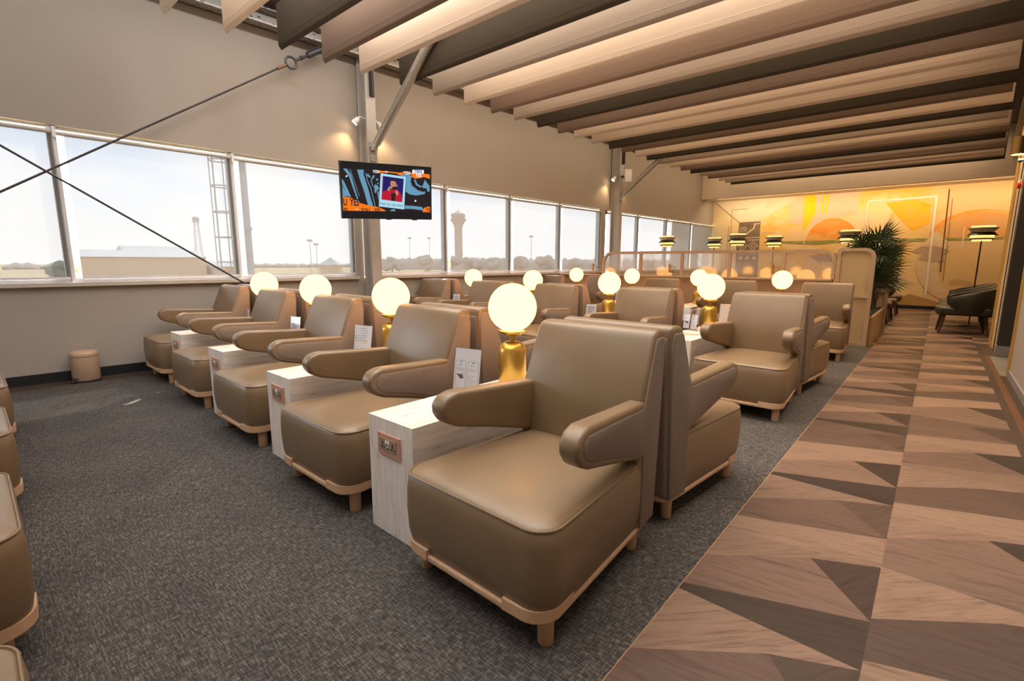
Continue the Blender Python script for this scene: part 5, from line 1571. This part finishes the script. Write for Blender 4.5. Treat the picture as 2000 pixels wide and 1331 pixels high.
# ================================================================== LIGHT
wd_ = bpy.data.worlds.new('daylight'); SC.world = wd_
wd_.use_nodes = True
nt = wd_.node_tree
bg = nt.nodes['Background']
tc = nt.nodes.new('ShaderNodeTexCoord'); sp = nt.nodes.new('ShaderNodeSeparateXYZ')
nt.links.new(tc.outputs['Generated'], sp.inputs[0])
rp = nt.nodes.new('ShaderNodeValToRGB')
e = rp.color_ramp.elements
e[0].position = 0.0; e[0].color = (1.0, 1.0, 1.0, 1)
e[1].position = 0.40; e[1].color = (0.46, 0.68, 1.0, 1)
nt.links.new(sp.outputs[2], rp.inputs['Fac'])
mpn = nt.nodes.new('ShaderNodeMapping'); mpn.inputs['Scale'].default_value = (2.2, 2.2, 6.0)
nt.links.new(tc.outputs['Generated'], mpn.inputs['Vector'])
nz = nt.nodes.new('ShaderNodeTexNoise'); nz.inputs['Scale'].default_value = 1.6; nz.inputs['Detail'].default_value = 6
nt.links.new(mpn.outputs[0], nz.inputs['Vector'])
cr = nt.nodes.new('ShaderNodeValToRGB'); cr.color_ramp.elements[0].position = 0.40; cr.color_ramp.elements[1].position = 0.62
nt.links.new(nz.outputs['Fac'], cr.inputs['Fac'])
mx = nt.nodes.new('ShaderNodeMix'); mx.data_type = 'RGBA'
nt.links.new(cr.outputs['Color'], mx.inputs[0]); nt.links.new(rp.outputs['Color'], mx.inputs[6]); mx.inputs[7].default_value = (1, 1, 1, 1)
nt.links.new(mx.outputs[2], bg.inputs['Color'])
bg.inputs['Strength'].default_value = 5.0

def light(kind, name, loc, energy, color, aim=None, **k):
    l = bpy.data.lights.new(name, kind); l.energy = energy; l.color = color
    for a, b in k.items(): setattr(l, a, b)
    o = bpy.data.objects.new(name, l); COL.objects.link(o); o.location = loc
    if aim is not None: o.rotation_euler = Vector(aim).to_track_quat('-Z', 'Y').to_euler()
    return o
el = radians(47)
sd = B(0.7071 * cos(el), -0.7071 * cos(el)); sd.z = -sin(el)
light('SUN', 'sun', (-40, 40, 40), 9.0, (1.0, 0.93, 0.82), sd, angle=0.006)
for a, b in ((-0.98, 3.385), (3.505, 9.27), (9.43, 15.36)):
    o = light('AREA', 'window_portal', B(UW - 0.16, (a + b) / 2, 1.63), 1.0, (1, 1, 1), B(1, 0, 0), shape='RECTANGLE')
    o.data.size = b - a; o.data.size_y = 1.42
    zx = -B(1, 0, 0); xx = B(0, 1, 0); yy = zx.cross(xx)
    o.rotation_euler = Matrix(((xx.x, yy.x, zx.x), (xx.y, yy.y, zx.y), (xx.z, yy.z, zx.z))).to_euler()
    o.data.cycles.is_portal = True
for a, b, en, cl in ((-1.5, 3.4, 9, (1.0, 0.95, 0.90)), (3.4, 9.4, 11, (1.0, 0.80, 0.58)), (9.4, 14.4, 9, (1.0, 0.72, 0.44))):
    o = light('AREA', 'wall_fill', B(-5.50, (a + b) / 2, 3.90), en, cl, shape='RECTANGLE')  # added strip that brightens the upper window wall, not a known fitting
    o.data.size = 0.05; o.data.size_y = b - a
    zx = Vector((CA * 0.55, -SA * 0.55, 0.83)).normalized(); yy = B(0, 1, 0); xx = yy.cross(zx)
    o.rotation_euler = Matrix(((xx.x, yy.x, zx.x), (xx.y, yy.y, zx.y), (xx.z, yy.z, zx.z))).to_euler()
WARM = (1.0, 0.74, 0.46); WARM2 = (1.0, 0.80, 0.58)
for x, y, p in ((0.36, 1.9, 20), (0.40, 3.35, 60), (0.36, 4.7, 55), (0.40, 6.1, 55), (0.40, 7.6, 50), (0.42, 9.2, 50)):
    light('SPOT', 'passage_downlight', (x, y, 3.28), p, WARM if y > 4 else (1.0, 0.84, 0.66), (0, 0, -1), spot_size=radians(78), spot_blend=0.5, shadow_soft_size=0.04)
ys = [y for y, k in BY]
for ym, en in ((1.15, 14), (0.65, 14), (0.15, 14), (-0.35, 14), (-0.85, 12), (-1.4, 12)):
    o = light('AREA', 'ceiling_fill', (-1.9, ym, 3.90), en, (1.0, 0.955, 0.915), (0, 0, -1), shape='RECTANGLE')  # added fill above the camera end, no fixture behind it
    o.rotation_euler = (0, 0, 0)
    o.data.size = 4.4; o.data.size_y = 0.12
for n in range(len(ys)):
    y0 = ys[n]; y1 = ys[n + 1] if n + 1 < len(ys) else 14.66
    ym = (y0 + 0.05 + y1) / 2
    w = min(1.0, max(0.0, (ym - 2.0) / 6.0))
    colr = tuple(p * (1 - w) + q * w for p, q in zip((1.0, 0.90, 0.80), (1.0, 0.72, 0.45)))
    o = light('AREA', 'ceiling_fill', (-2.65 + SA * ym, ym, 3.925), 30 - 19 * w, colr, (0, 0, -1), shape='RECTANGLE')  # invented strip in each baffle gap, lifts the ambient level
    o.rotation_euler = (0, 0, 0)
    o.data.size = 5.0; o.data.size_y = 0.40; o.data.spread = radians(158)
o = light('AREA', 'soffit_wash', (-1.2, 14.93, 2.918), 54, (1.0, 0.76, 0.46), (0, 0.42, -0.9), shape='RECTANGLE')
o.data.size = 7.8; o.data.size_y = 0.05
for x, y in ((-0.8, 7.55), (-1.0, 9.06), (-2.6, 9.06), (-4.3, 9.06), (-0.9, 10.57), (-3.0, 11.1), (-0.4, 12.1), (-4.6, 12.1)):
    light('SPOT', 'lounge_fill', (x, y, 3.17), 40, WARM, (0, 0, -1), spot_size=radians(95), spot_blend=0.6, shadow_soft_size=0.06)  # added spots to brighten the far end, no lamps known there
for vc in (3.57, 9.66):
    for s in (-1, 1):
        p = B(-6.055, vc + s * 0.20, 2.855)
        light('SPOT', 'column_spotlight', p, 9, (1.0, 0.66, 0.33), B(-0.10, s * 0.35, -0.9), spot_size=radians(95), spot_blend=0.8, shadow_soft_size=0.03)
light('SPOT', 'wall_downlight_beam', (0.555, 8.52, 2.38), 20, (1.0, 0.72, 0.36), (0, 0, -1), spot_size=radians(90), spot_blend=0.6, shadow_soft_size=0.04)

# ================================================================== CAMERA (17 mm on a 36 mm frame)
cd = bpy.data.cameras.new('camera'); cam = bpy.data.objects.new('camera', cd); COL.objects.link(cam)
cd.sensor_fit = 'HORIZONTAL'; cd.sensor_width = 36.0
cd.lens = 953.7 / 2000 * 36.0
cd.clip_start = 0.05; cd.clip_end = 2000
ya, pc, rl_ = -0.7139, 0.1606, 0.0029
f0 = Vector((sin(ya), cos(ya), 0)); r0 = Vector((cos(ya), -sin(ya), 0)); z0 = Vector((0, 0, 1))
fw = f0 * cos(pc) - z0 * sin(pc); uu = z0 * cos(pc) + f0 * sin(pc)
rr = r0 * cos(rl_) + uu * sin(rl_); uv_ = uu * cos(rl_) - r0 * sin(rl_)
cam.matrix_world = Matrix(((rr.x, uv_.x, -fw.x, 0), (rr.y, uv_.y, -fw.y, 0), (rr.z, uv_.z, -fw.z, 1.13), (0, 0, 0, 1)))
SC.camera = cam
